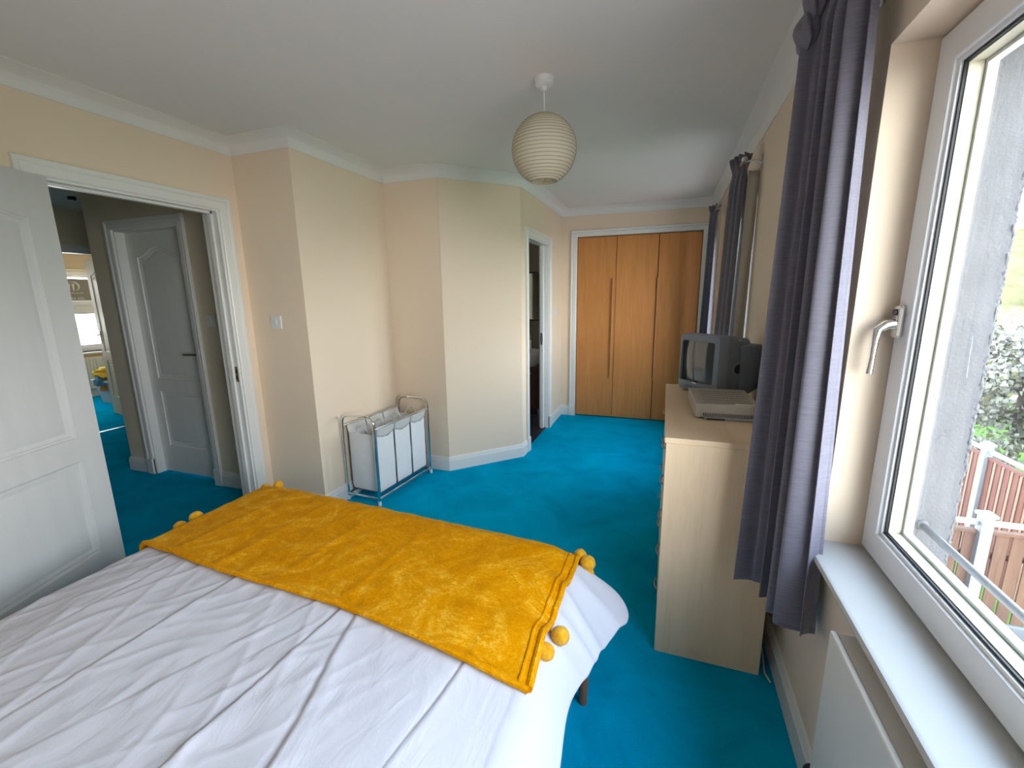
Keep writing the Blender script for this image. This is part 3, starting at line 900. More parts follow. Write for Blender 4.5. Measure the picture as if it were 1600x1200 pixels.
# mirror
mr = thing('bathroom_mirror', 'dark framed mirror with rounded corners on the en-suite wall', 'mirror', (-1.62, 5.35, 1.43))
def round_rect(cx, cz, hx, hz, r, n=6):
    pts = []
    for (sx, sz, a0) in ((1, 1, 0), (-1, 1, 90), (-1, -1, 180), (1, -1, 270)):
        for k in range(n + 1):
            a = math.radians(a0 + 90 * k / n)
            pts.append((cx + sx * (hx - r) + r * math.cos(a), cz + sz * (hz - r) + r * math.sin(a)))
    return pts
o_, i_ = round_rect(-1.70, 1.44, 0.235, 0.30, 0.05), round_rect(-1.70, 1.44, 0.218, 0.283, 0.04)
MB().loft([[(x, 5.36, z) for x, z in o_], [(x, 5.325, z) for x, z in o_], [(x, 5.325, z) for x, z in i_], [(x, 5.345, z) for x, z in i_]], True, False).build('frame', 'black', mr, smooth=True)
g = MB(); g.v = [(x, 5.344, z) for x, z in i_]; g.f = [tuple(range(len(i_)))]
g.build('mirror_glass', 'mirror', mr)
# basin on a dark vanity
vn = thing('vanity_unit', 'dark wooden vanity unit in the en-suite', 'cabinet', (-1.72, 5.15, 0))
MB().box(-2.05, -1.40, 4.98, 5.36, 0.08, 0.60).build('carcass', 'walnut', vn, bevel=0.003)
for a, b in ((-2.045, -1.728), (-1.722, -1.405)):
    d_ = MB().box(a, b, 4.962, 4.98, 0.10, 0.59).build('door', 'walnut', vn, bevel=0.003)
    MB().tube([((a + b) / 2 - 0.05, 4.955, 0.53), ((a + b) / 2 + 0.05, 4.955, 0.53)], 0.005, 8).build('handle', 'steel', d_)
MB().box(-2.0, -1.45, 5.02, 5.34, 0, 0.08).build('plinth', 'black', vn)
bs = thing('wash_basin', 'white ceramic wash basin on the dark vanity', 'basin', (-1.72, 5.15, 0.60))
def oval(z, k, cx=-1.72, cy=5.13, hx=0.34, hy=0.21):
    return [(cx + hx * k * math.copysign(abs(math.cos(a)) ** 0.7, math.cos(a)), cy + hy * k * math.copysign(abs(math.sin(a)) ** 0.7, math.sin(a)), z) for a in [2 * math.pi * i / 32 for i in range(32)]]
MB().loft([oval(0.601, 0.72), oval(0.65, 0.86), oval(0.74, 0.98), oval(0.77, 1.0), oval(0.785, 0.985), oval(0.785, 0.92), oval(0.70, 0.7), oval(0.66, 0.3)]).build('bowl', 'ceramic', bs, smooth=True)
tp = thing('basin_tap', 'chrome mixer tap on the en-suite basin', 'tap', (-1.62, 5.29, 0.785))
MB().tube([(-1.62, 5.29, 0.785), (-1.62, 5.29, 0.90), (-1.62, 5.24, 0.92), (-1.62, 5.15, 0.90), (-1.62, 5.14, 0.88)], 0.014, 10).build('spout', 'chrome', tp, smooth=True)
MB().tube([(-1.62, 5.29, 0.90), (-1.62, 5.31, 0.95)], [0.012, 0.008], 8).build('lever', 'chrome', tp, smooth=True)

# ------------------------------------------------------------------ built-in wardrobe
FB = lambda s, d, z: (s, YB - d, z)
architrave('trim_12', FB, WD0, WD1, WZ, label='white frame round the beech wardrobe doors')
wr = thing('built_in_wardrobe', 'built-in wardrobe with three tall beech doors at the end wall', 'wardrobe', ((WD0 + WD1) / 2, YB + 0.05, 0))
MB().box(WD0 - 0.02, WD1 + 0.02, YB + 0.10, YB + 0.55, 0.0, WZ).build('interior', 'dark', wr)
wx = [WD0 + 0.004, -0.562, -0.1154, WD1 - 0.004]
for k in range(3):
    d_ = MB().box(wx[k] + (0.002, 0.002, 0.005)[k], wx[k + 1] - 0.0025, YB + 0.018, YB + 0.038, 0.012, WZ - 0.008).build('door', 'beech', wr, bevel=0.0015)
    if k < 2:
        hx = wx[k + 1] - 0.028 if k == 0 else wx[k + 1] + 0.02
        hx = (-0.590, -0.109)[k]
        hd = MB()
        hd.box(hx - 0.005, hx + 0.005, YB - 0.012, YB + 0.004, 0.49, 1.63)
        hh = hd.build('handle', 'beech_edge', d_, bevel=0.003)
        for zz in (0.56, 1.06, 1.56):
            MB().box(hx - 0.005, hx + 0.005, YB + 0.004, YB + 0.018, zz - 0.012, zz + 0.012).build('handle_post', 'beech_edge', d_)

# ------------------------------------------------------------------ light switches
def rocker(name, label, F, c, group='light switches'):
    t = thing(name, label, 'light switch', F(0, 0, c), group)
    MB().fbox(F, -0.043, 0.043, 0.0, 0.009, c - 0.043, c + 0.043).build('plate', 'switch', t, bevel=0.003)
    MB().fbox(F, -0.009, 0.009, 0.009, 0.0135, c - 0.018, c + 0.018).build('rocker', 'switch', t, bevel=0.002)
    for s in (-0.03, 0.03):
        MB().lathe([(0.0035, 0), (0.003, 0.001)], F(s, 0.009, c), 10, tuple(Vector(F(0, 1, 0)) - Vector(F(0, 0, 0)))).build('screw', 'steel', t)
rocker('light_switch', 'white square light switch on the narrow wall by the doorway', lambda a, b, c: (-2.402 + a, Y1 - b, c), 1.302)
rocker('light_switch', 'white light switch between the en-suite doorway and wardrobe', lambda a, b, c: (XE + b, 4.845 + a, c), 1.27)
rocker('light_switch', 'dim light switch on the hall wall beside the arched door', lambda a, b, c: (-3.13 + a, HYW - b, c), 1.30)

# ------------------------------------------------------------------ pendant lamp
LX, LY, LZ = -0.572, 2.10, 2.105
pl = thing('pendant_lamp', 'round cream paper lantern hanging from the ceiling', 'lamp', (LX, LY, ZC))
MB().lathe([(0.030, -0.036), (0.040, -0.030), (0.043, -0.004), (0.043, 0.0)], (LX, LY, ZC), 28).build('ceiling_rose', 'switch', pl, smooth=True)
MB().lathe([(0.010, -0.052), (0.013, -0.036)], (LX, LY, ZC), 14).build('cord_grip', 'switch', pl, smooth=True)
MB().tube([(LX, LY, ZC - 0.05), (LX + 0.001, LY, LZ + 0.13)], 0.0032, 8).build('cord', 'switch', pl, smooth=True)
RL = 0.148
sh = MB()
NR = 23
rings, rib = [], []
t0, t1 = math.radians(22), math.radians(156)
SUB = 6
for j in range(NR * SUB + 1):
    th = t0 + (t1 - t0) * j / (NR * SUB)
    ph = (j % SUB) / SUB
    rr = RL - 0.0032 * math.sin(math.pi * ph) * (1 if j % SUB else 0)
    rings.append([(LX + rr * math.sin(th) * math.cos(a), LY + rr * math.sin(th) * math.sin(a), LZ + rr * math.cos(th)) for a in [2 * math.pi * i / 64 for i in range(64)]])
    if j % SUB == 0:
        rib.append((RL * math.sin(th), LZ + RL * math.cos(th)))
sh.loft(rings, True, False)
shade = sh.build('paper_shade', 'paper', pl, smooth=True, angle=80)
for (rr, zz) in rib:
    MB().tube([(LX + (rr + 0.0004) * math.cos(2 * math.pi * i / 40), LY + (rr + 0.0004) * math.sin(2 * math.pi * i / 40), zz) for i in range(40)], 0.0011, 5, closed=True).build('rib', 'wire', shade, smooth=True)
wf = MB()
for a in (0.4, 0.4 + math.pi / 2):
    r2, z2 = rib[-1]
    wf.tube([(LX - r2 * math.cos(a), LY - r2 * math.sin(a), z2), (LX + r2 * math.cos(a), LY + r2 * math.sin(a), z2)], 0.0012, 5)
r2, z2 = rib[0]
for s in (-1, 1):
    wf.tube([(LX + s * r2, LY, z2), (LX, LY, z2 + 0.004)], 0.0012, 5)
    wf.tube([(LX + s * r2, LY, z2), (LX + s * rib[-1][0], LY, rib[-1][1])], 0.0012, 5)
wf.build('wire_stretcher', 'wire', pl)
MB().lathe([(0.013, 0.11), (0.016, 0.06), (0.019, 0.03)], (LX, LY, LZ), 14).build('lamp_holder', 'switch', pl, smooth=True)

# ------------------------------------------------------------------ bed, duvet, throw
MXL, MXR, MTOP = -1.95, -0.32, 0.445
def foot_y(x):
    return 1.652 - 0.058 * (x + 1.99)
bed = thing('bed', 'low double bed with brown wooden legs under white bedding', 'bed', (-1.13, 0.6, 0))
MB().box(-1.93, -0.34, -0.62, 1.40, 0.14, 0.26).build('divan_base', 'leg_wood', bed, bevel=0.01)
MB().box(-1.94, -0.33, -0.64, 1.44, 0.26, 0.425).build('mattress', 'cotton', bed, bevel=0.04)
for x, y in ((-0.212, 1.316), (-1.90, 1.34), (-0.37, -0.55), (-1.90, -0.55)):
    MB().lathe([(0.014, 0.0), (0.017, 0.06), (0.024, 0.27)], (x, y, 0.0), 14).build('leg', 'leg_wood', bed, smooth=True)
MB().box(-0.36, -0.205, 1.295, 1.335, 0.20, 0.26).build('leg_bracket', 'leg_wood', bed)

def drape(e, R, amax):
    # arc length e past an edge -> (outward, down)
    if e <= 0:
        return e, 0.0
    a = min(e / R, amax)
    o, d = R * math.sin(a), R * (1 - math.cos(a))
    rest = e - R * amax
    if rest > 0:
        o += rest * math.cos(amax); d += rest * math.sin(amax)
    return o, d

def nz(x, y, z=0.0):
    return noise.noise(Vector((x, y, z)))

CREASE = [(-1.403, 0.958, -1.443, 0.394, 0.011, 0.017), (-0.932, 0.911, -0.955, 0.466, 0.010, 0.014), (-0.845, 0.910, -0.75, 0.566, 0.009, 0.020),
          (-0.47, 0.877, -0.504, 0.619, 0.008, 0.012), (-1.70, 0.95, -1.74, 0.5, 0.004, 0.02), (-1.15, 0.7, -1.32, 0.3, 0.004, 0.02)]
def wrinkle(x, y):
    h = 0.0
    for (xa, ya, xb, yb, A, w) in CREASE:
        t = (y - ya) / (yb - ya)
        if t < -1.2:
            continue
        xc = xa + (xb - xa) * t + 0.012 * nz(y * 4.0, xa * 7)
        fade = max(0.0, min(1.0, (1.02 - y) * 6 + 0.6)) * (0.7 + 0.5 * nz(y * 3, xa * 3 + 5))
        d = x - xc
        h += fade * A * (math.exp(-d / (2.6 * w)) if d > 0 else max(0.0, 1 + d / (0.55 * w)) - 0.25 * math.exp(-((d + 0.9 * w) / (0.5 * w)) ** 2))
    # long pulls fanning out from the throw
    r1 = 1 - abs(nz(x * 7.5 + y * 2.6, y * 1.6 - x * 0.9, 1.0)) * 2.2
    r2 = 1 - abs(nz(x * 9.0 - y * 7.5, y * 3.2 + x * 1.5, 2.0)) * 2.2
    side = max(0.15, min(1.0, (-0.45 - x) * 2.2))
    h += 0.0038 * max(0.0, r1) ** 3 * side + 0.0034 * max(0.0, r2) ** 4 * side
    h += 0.0020 * nz(x * 22 - y * 9, y * 6.0, 2.0) * side
    h += 0.007 * nz(x * 2.2, y * 1.8, 3.0)
    return h

def bed_pt(u, vv, lift=0.0, wr=1.0):
    fy = foot_y(u)
    # right side: falls away in a soft slope; more at the foot corner
    ex = u - MXR
    el = MXL - u
    ey = vv - (fy - 0.08)
    ox, dx = drape(ex, 0.11, math.radians(52 - 20 * max(0.0, min(1.0, (vv - 1.0) / 0.4))))
    ol, dl = drape(el, 0.07, math.radians(78))
    oy, dy = drape(ey, 0.07, math.radians(80))
    x = MXR + ox if ex > 0 else (MXL - ol if el > 0 else u)
    y = (fy - 0.08) + oy if ey > 0 else vv
    d = math.sqrt(dx * dx + dy * dy + dl * dl)
    puff = 0.018 * min(1.0, max(0.0, min(-ex, -el, 0.12 - ey + 0.06)) / 0.2)
    h = MTOP + puff + lift + wr * wrinkle(u, vv) * (0.5 if ex > 0 else 1.0) - d
    # vertical rolls in the hanging part of the cloth
    if ex > -0.06 and vv > 0.95:
        kf = min(1.0, (ex + 0.06) / 0.1) * min(1.0, (vv - 0.95) / 0.15)
        for (vc, sl, A_, w_) in ((1.33, 0.55, 0.016, 0.028), (1.22, 0.35, 0.011, 0.024), (1.10, 0.2, 0.007, 0.03), (1.44, 0.3, 0.010, 0.03)):
            h += kf * A_ * (math.exp(-((vv - vc + ex * sl) / w_) ** 2) - 0.45)
    if ex > 0:
        x += 0.006 * math.sin(vv * 17 + 1.0) * min(1.0, ex / 0.15)
    return Vector((x, y, max(h, 0.05)))

UL, VH = -2.28, -0.60
def duvet_pt(a, b):
    # a across, b from head to foot
    vend = foot_y(-1.1) - 0.08 + 0.30
    vv = VH + (vend - VH) * b
    over = 0.178 + 0.010 * math.sin(vv * 5) + 0.095 * max(0.0, min(1.0, (vv - 1.0) / 0.40)) ** 1.5
    if vv > 1.42:
        over = over * math.sqrt(max(0.0, 1 - ((vv - 1.42) / 0.15) ** 2)) - 0.03 * max(0.0, min(1.0, (vv - 1.53) / 0.04))
    u = UL + (MXR + over - UL) * a
    return bed_pt(u, vv)
dv = MB().grid(duvet_pt, 400, 260).build('duvet', 'cotton', smooth=True, angle=180, solid=0.012)
tag(dv, 'rumpled white duvet spread over the bed', 'duvet')

tw = thing('throw_blanket', 'mustard velvet throw with pompoms across the foot of the bed', 'throw', (-1.13, 1.2, 0.47))
TUL, TUR = -2.07, -0.285
def throw_pt(a, b):
    u0 = TUL + (TUR - TUL) * a
    near = 0.905 - 0.071 * (u0 - TUR) + 0.012 * math.sin(u0 * 5.0)
    far = foot_y(u0) - 0.08 + 0.15
    vv = near + (far - near) * b
    u = u0
    # wavering right-hand edge with a fold near the front corner
    k = max(0.0, (a - 0.75) / 0.25) ** 2
    u += k * (0.005 * math.sin(b * 6.5 + 2.6) - 0.007 * math.exp(-((b - 0.27) / 0.09) ** 2))
    p = bed_pt(u, vv, 0.016, 0.45)
    # folds running in from the right edge
    fold = k * (0.010 * math.sin(b * 17 + a * 5) + 0.012 * math.exp(-((b - 0.25 - (1 - a) * 0.9) / 0.07) ** 2))
    for uc in (-1.78, -1.52, -1.24, -0.95):
        fold += 0.0035 * math.exp(-((u0 - uc - 0.06 * b) / 0.012) ** 2) * (1 - 0.6 * b)
    fold += 0.0030 * math.exp(-((b - 0.52) / 0.02) ** 2) * max(0.0, 0.6 - a)
    roll = 0.006 * math.exp(-((b - 0.0) / 0.02) ** 2)
    p.z += fold + roll + 0.003 * nz(u * 11, vv * 11, 8.0)
    if u < MXL:
        p.x -= 0.014
    if vv > foot_y(u) - 0.05:
        p.y += 0.016
    return p
MB().grid(throw_pt, 170, 90).build('velvet_cloth', 'velvet', tw, smooth=True, angle=180, solid=0.016)
hem = MB().tube([throw_pt(1.0, k / 60) + Vector((0.0, 0, 0.006)) for k in range(61)], 0.011, 8).build('hem_piping', 'velvet', tw, smooth=True)
MB().tube([throw_pt(0.984, k / 60) + Vector((0.0, 0, 0.008)) for k in range(61)], 0.005, 6).build('hem_seam', 'velvet', tw, smooth=True)
MB().tube([throw_pt(0.0, k / 60) + Vector((0.0, 0, 0.004)) for k in range(61)], 0.011, 8).build('hem_piping', 'velvet', tw, smooth=True)
MB().tube([throw_pt(k / 100, 0.0) + Vector((0.0, 0, 0.002)) for k in range(101)], 0.010, 8).build('front_fold', 'velvet', tw, smooth=True)
def pompom(c, r, s):
    o = MB().ball(c, r, 20, 14, (1, 1, 0.95), 0.07, s).build('pompom', 'pompom', tw, smooth=True)
    return o
for k, (c, r) in enumerate([((-0.252, 1.115, 0.438), 0.028), ((-0.276, 1.035, 0.445), 0.026), ((-0.275, 1.565, 0.425), 0.026), ((-0.240, 1.535, 0.418), 0.030),
                            ((-2.055, 1.285, 0.438), 0.030), ((-2.062, 1.215, 0.425), 0.028), ((-2.03, 1.645, 0.43), 0.026), ((-1.975, 1.68, 0.440), 0.026), ((-0.236, 1.525, 0.38), 0.024)]):
    pompom(c, r, k * 3.3)

# ------------------------------------------------------------------ laundry sorter
sa = math.radians(-4.5)
SO = Vector((-1.850, 2.373))
sv = Vector((math.sin(-sa), math.cos(sa)))   # long axis, away from the camera
su = Vector((-math.cos(sa), math.sin(-sa)))  # towards the wall
SW, SL_, SH = 0.285, 0.635, 0.645
FS = lambda a, b, c: (SO.x + su.x * a + sv.x * b, SO.y + su.y * a + sv.y * b, c)
ls = thing('laundry_sorter', 'chrome framed laundry sorter with three white canvas bags', 'laundry sorter', (SO.x, SO.y, 0))
def bow(b):
    pts = [FS(0, b, 0.03), FS(0, b, SH - 0.06)]
    for k in range(1, 7):
        a = math.pi / 2 * k / 6
        pts.append(FS(0.06 * (1 - math.cos(a)), b, SH - 0.06 + 0.06 * math.sin(a)))
    for k in range(0, 7):
        a = math.pi / 2 * k / 6
        pts.append(FS(SW - 0.06 + 0.06 * math.sin(a), b, SH - 0.06 + 0.06 * math.cos(a)))
    pts.append(FS(SW, b, 0.03))
    return pts
for b in (0.0, SL_):
    MB().tube(bow(b), 0.0095, 10).build('end_frame', 'chrome', ls, smooth=True)
    MB().tube([FS(0, b, 0.05), FS(SW, b, 0.05)], 0.008, 8).build('bottom_bar', 'chrome', ls, smooth=True)
    for a in (0.0, SW):
        MB().lathe([(0.011, 0.0), (0.013, 0.004), (0.012, 0.032)], FS(a, b, 0.0), 12).build('foot', 'switch', ls, smooth=True)
for a in (0.0, SW):
    MB().tube([FS(a, 0, 0.56), FS(a, SL_, 0.56)], 0.007, 8).build('hanging_rail', 'chrome', ls, smooth=True)
    MB().tube([FS(a, 0, 0.05), FS(a, SL_, 0.05)], 0.008, 8).build('bottom_rail', 'chrome', ls, smooth=True)
for k in range(3):
    b0, b1 = 0.035 + k * 0.193, 0.035 + k * 0.193 + 0.183
    def ring(z, ins, sag=0.0, b0=b0, b1=b1):
        pts = []
        n = 8
        cs = [(0.018 + ins, b0 + ins), (SW - 0.018 - ins, b0 + ins), (SW - 0.018 - ins, b1 - ins), (0.018 + ins, b1 - ins)]
        for i in range(4):
            (xa, ya), (xb, yb) = cs[i], cs[(i + 1) % 4]
            for q in range(n):
                t = q / n
                bul = 0.012 * math.sin(math.pi * t) * math.sin(math.pi * min(1, max(0, (z - 0.07) / 0.48)))
                nxx, nyy = (yb - ya), -(xb - xa)
                L = math.hypot(nxx, nyy)
                w = 0.005 * nz(z * 9 + i, t * 4 + k * 3, k)
                pts.append(FS(xa + (xb - xa) * t + nxx / L * (bul * (0.4 if i % 2 else 1) + w), ya + (yb - ya) * t + nyy / L * (bul * 0.4 + w), z - sag * math.sin(math.pi * t)))
        return pts
    bag = MB().loft([ring(0.075, 0.006)] + [ring(0.075 + 0.43 * q / 12, 0.0) for q in range(1, 12)] + [ring(0.505, 0.0, 0.0), ring(0.505, 0.006, 0), ring(0.36, 0.01), ring(0.35, 0.06)], True, True).build('bag', 'canvas', ls, smooth=True, angle=60)
    # grey-beige top band looping over the rails
    for (xa, xb) in ((0.0, 0.018), (SW, SW - 0.018)):
        MB().grid(lambda s, t, xa=xa, xb=xb, b0=b0, b1=b1: FS(xa + (xb - xa) * t, b0 + (b1 - b0) * s + 0.004 * math.sin(s * 9), 0.567 - 0.066 * t - 0.03 * math.sin(math.pi * s) * t), 12, 4).build('top_band', 'mesh_fabric', bag, smooth=True, solid=0.003)
    # dark seam binding on the edges
    for (x, y) in ((0.017, b0), (0.017, b1), (SW - 0.017, b0)):
        MB().tube([FS(x, y, 0.08 + 0.42 * q / 8) for q in range(9)], 0.0028, 6).build('seam_binding', 'cord_trim', bag)
    MB().tube([FS(0.016, b0 + 0.003, 0.08), FS(0.016, b1 - 0.003, 0.08)], 0.0028, 6).build('seam_binding', 'cord_trim', bag)
    MB().tube([FS(0.018, b0, 0.08), FS(SW - 0.018, b0, 0.08)], 0.0028, 6).build('seam_binding', 'cord_trim', bag)
    # handle loops standing up
    for (bb, tilt) in ((b0 + 0.006, -0.02), (b1 - 0.012, 0.02)):
        pts = [FS(SW / 2 - 0.055 + 0.11 * q / 14, bb + tilt * math.sin(math.pi * q / 14), 0.515 + 0.055 * math.sin(math.pi * q / 14) ** 0.8) for q in range(15)]
        low = [FS(SW / 2 + 0.055 - 0.11 * q / 14, bb + 0.003, 0.515 - 0.028 * math.sin(math.pi * q / 14)) for q in range(1, 14)]
        MB().tube(pts + low, 0.0042, 6, closed=True).build('carry_handle', 'mesh_fabric', bag, smooth=True)

# ------------------------------------------------------------------ chest of drawers
CX0, CX1, CY0, CY1, CZ = 0.024, 0.411, 1.645, 2.692, 0.923
ch = thing('chest_of_drawers', 'pale maple laminate chest of drawers against the window wall', 'chest of drawers', ((CX0 + CX1) / 2, (CY0 + CY1) / 2, 0))
MB().box(CX0 - 0.006, CX1, CY0 - 0.003, CY1 + 0.003, CZ - 0.022, CZ).build('top', 'maple_top', ch, bevel=0.0025)
for y0 in (CY0, CY1 - 0.018):
    MB().box(CX0, CX1 - 0.004, y0, y0 + 0.018, 0.0, CZ - 0.0225).build('side_panel', 'maple', ch, bevel=0.0015)
MB().box(CX1 - 0.010, CX1 - 0.004, CY0 + 0.018, CY1 - 0.018, 0.03, CZ - 0.023).build('back_panel', 'maple', ch)
MB().box(CX0 + 0.03, CX0 + 0.045, CY0 + 0.018, CY1 - 0.018, 0.0, 0.06).build('plinth', 'maple', ch)
zs = [0.065, 0.235, 0.405, 0.575, 0.735, 0.895]
for k in range(5):
    for (ya, yb) in ((CY0 + 0.02, CY1 - 0.02),):
        d_ = MB().box(CX0 + 0.001, CX0 + 0.019, ya, yb, zs[k] + 0.002, zs[k + 1] - 0.002).build('drawer', 'maple', ch, bevel=0.0015)
        zc = (zs[k] + zs[k + 1]) / 2
        for yc in (CY0 + 0.24, CY1 - 0.24):
            pts = [(CX0 + 0.002, yc - 0.05, zc)] + [(CX0 + 0.001 - 0.0125 * math.sin(math.pi * q / 12) ** 0.7, yc - 0.05 + 0.10 * q / 12, zc - 0.004 * math.sin(math.pi * q / 12)) for q in range(1, 12)] + [(CX0 + 0.002, yc + 0.05, zc)]
            MB().tube(pts, 0.0036, 8).build('handle', 'nickel', d_, smooth=True)

# ------------------------------------------------------------------ television
TO = Vector((0.085, 2.572))
tu = Vector((0.65, -0.76)).normalized(); tb = Vector((0.76, 0.65)).normalized()
FT = lambda a, b, c: (TO.x + tu.x * a + tb.x * b, TO.y + tu.y * a + tb.y * b, CZ + c)
tv = thing('television', 'small blue-grey tube television on the chest of drawers', 'television', (TO.x, TO.y, CZ))
TWD, THT = 0.272, 0.312
def rrect(w0, w1, h0, h1, r, n=5):
    pts = []
    for (x, z, a0) in ((w1 - r, h1 - r, 0), (w0 + r, h1 - r, 90), (w0 + r, h0 + r, 180), (w1 - r, h0 + r, 270)):
        for k in range(n + 1):
            a = math.radians(a0 + 90 * k / n)
            pts.append((x + r * math.cos(a), z + r * math.sin(a)))
    return pts
def bulge(x, z):
    # the front bows gently out
    return -0.016 * (1 - ((x - TWD / 2) / (TWD / 2)) ** 2) * 0.6 - 0.012 * (1 - ((z - THT / 2) / (THT / 2)) ** 2)
o1, o2 = rrect(0, TWD, 0.008, THT, 0.02), rrect(0.003, TWD - 0.003, 0.012, THT - 0.003, 0.018)
i1 = rrect(0.016, TWD - 0.026, 0.060, THT - 0.034, 0.012)
mb = MB().loft([[FT(x, 0.055, z) for x, z in o1], [FT(x, 0.012, z) for x, z in o1], [FT(x, bulge(x, z), z) for x, z in o2], [FT(x, bulge(x, z) - 0.001, z) for x, z in i1], [FT(x, 0.020, z) for x, z in i1]], True, False)
bz = mb.build('bezel', 'tv_front', tv, smooth=True, angle=40)
MB().grid(lambda s, t: FT(0.036 + (TWD - 0.062) * s, 0.012 - 0.020 * (1 - (2 * s - 1) ** 2) * 0.6 - 0.008 * (1 - (2 * t - 1) ** 2), 0.060 + (THT - 0.094) * t), 16, 16).build('screen', 'tv_screen', tv, smooth=True)
MB().fbox(FT, 0.016, 0.037, 0.004, 0.016, 0.060, THT - 0.034).build('speaker_strip', 'black', bz)
for k in range(6):
    MB().fbox(FT, 0.060 + k * 0.017, 0.073 + k * 0.017, bulge(0.07, 0.03) - 0.004, 0.01, 0.026, 0.037).build('button', 'tv_body', bz, bevel=0.0015)
MB().fbox(FT, 0.115, 0.145, bulge(0.13, 0.055) - 0.003, 0.01, 0.054, 0.060).build('badge', 'steel', bz)
mb = MB().loft([[FT(x, 0.055, z) for x, z in rrect(0.001, TWD - 0.001, 0.004, THT - 0.001, 0.02)], [FT(x, 0.12, z) for x, z in rrect(0.004, TWD - 0.004, 0.002, THT - 0.004, 0.022)],
                [FT(x, 0.205, z) for x, z in rrect(0.015, TWD - 0.006, 0.0, THT - 0.018, 0.03)], [FT(x, 0.212, z) for x, z in rrect(0.02, TWD - 0.012, 0.004, THT - 0.024, 0.03)]])
mb.build('casing', 'tv_body', tv, smooth=True, angle=40)
mb = MB().loft([[FT(x, 0.14, z) for x, z in rrect(0.035, TWD + 0.002, 0.002, 0.262, 0.02)], [FT(x, 0.20, z) for x, z in rrect(0.035, TWD + 0.016, 0.0, 0.266, 0.02)], [FT(x, 0.272, z) for x, z in rrect(0.04, TWD + 0.016, 0.03, 0.262, 0.02)],
                [FT(x, 0.29, z) for x, z in rrect(0.05, TWD + 0.008, 0.09, 0.255, 0.02)]])
mb.build('rear_housing', 'tv_body', tv, smooth=True, angle=40)
axu = (tu.x, tu.y, 0)
MB().lathe([(0.042, 0.0), (0.040, 0.004), (0.028, 0.005), (0.024, 0.001), (0.0239, 0.0005)], FT(TWD - 0.004, 0.13, 0.14), 28, axu).build('speaker_ring', 'tv_body', tv, smooth=True)
MB().lathe([(0.023, 0.0), (0.022, 0.003)], FT(TWD - 0.003, 0.13, 0.14), 24, axu).build('speaker_grille', 'black', tv)
MB().fbox(FT, TWD - 0.0085, TWD - 0.0045, 0.10, 0.135, 0.277, 0.290).build('sticker', 'sticker', tv)

# ------------------------------------------------------------------ set-top box
sa2 = math.radians(2.5)
BO = Vector((0.137, 1.948))
bu = Vector((math.cos(sa2), math.sin(sa2))); bv_ = Vector((-math.sin(sa2), math.cos(sa2)))
FBX = lambda a, b, c: (BO.x + bu.x * a + bv_.x * b, BO.y + bu.y * a + bv_.y * b, CZ + c)
sb = thing('set_top_box', 'flat warm grey set-top box with slotted lid in front of the television', 'set-top box', (BO.x, BO.y, CZ))
BW, BD, BH = 0.250, 0.335, 0.066
MB().fbox(FBX, 0, BW, 0, BD, 0.006, BH).build('casing', 'stb', sb, bevel=0.004)
vs_ = MB()
for r_ in range(6):
    for k in range(22):
        a = 0.040 + k * 0.0085
        vs_.fbox(FBX, a, a + 0.0045, 0.035 + r_ * 0.045, 0.047 + r_ * 0.045, BH - 0.001, BH + 0.0004)
vs_.build('lid_vents', 'black', sb)['kind'] = 'stuff'
vs_ = MB()
for k in range(30):
    a = 0.032 + k * 0.0068
    vs_.fbox(FBX, a, a + 0.0034, -0.0005, 0.001, 0.014, 0.027)
vs_.build('side_vents', 'black', sb)['kind'] = 'stuff'
MB().fbox(FBX, 0.035, BW - 0.005, -0.014, 0.0, 0.001, 0.014).build('front_lip', 'stb_grey', sb, bevel=0.003)
MB().fbox(FBX, 0.045, 0.115, -0.0148, -0.006, 0.001, 0.008).build('finger_recess', 'black', sb)
MB().fbox(FBX, 0.155, BW - 0.012, 0.008, 0.028, BH - 0.0005, BH + 0.0005).build('label', 'sticker', sb)
for a in (0.03, BW - 0.03):
    for b in (0.03, BD - 0.03):
        MB().lathe([(0.009, 0), (0.009, 0.007)], FBX(a, b, 0.0), 10).build('foot', 'black', sb)

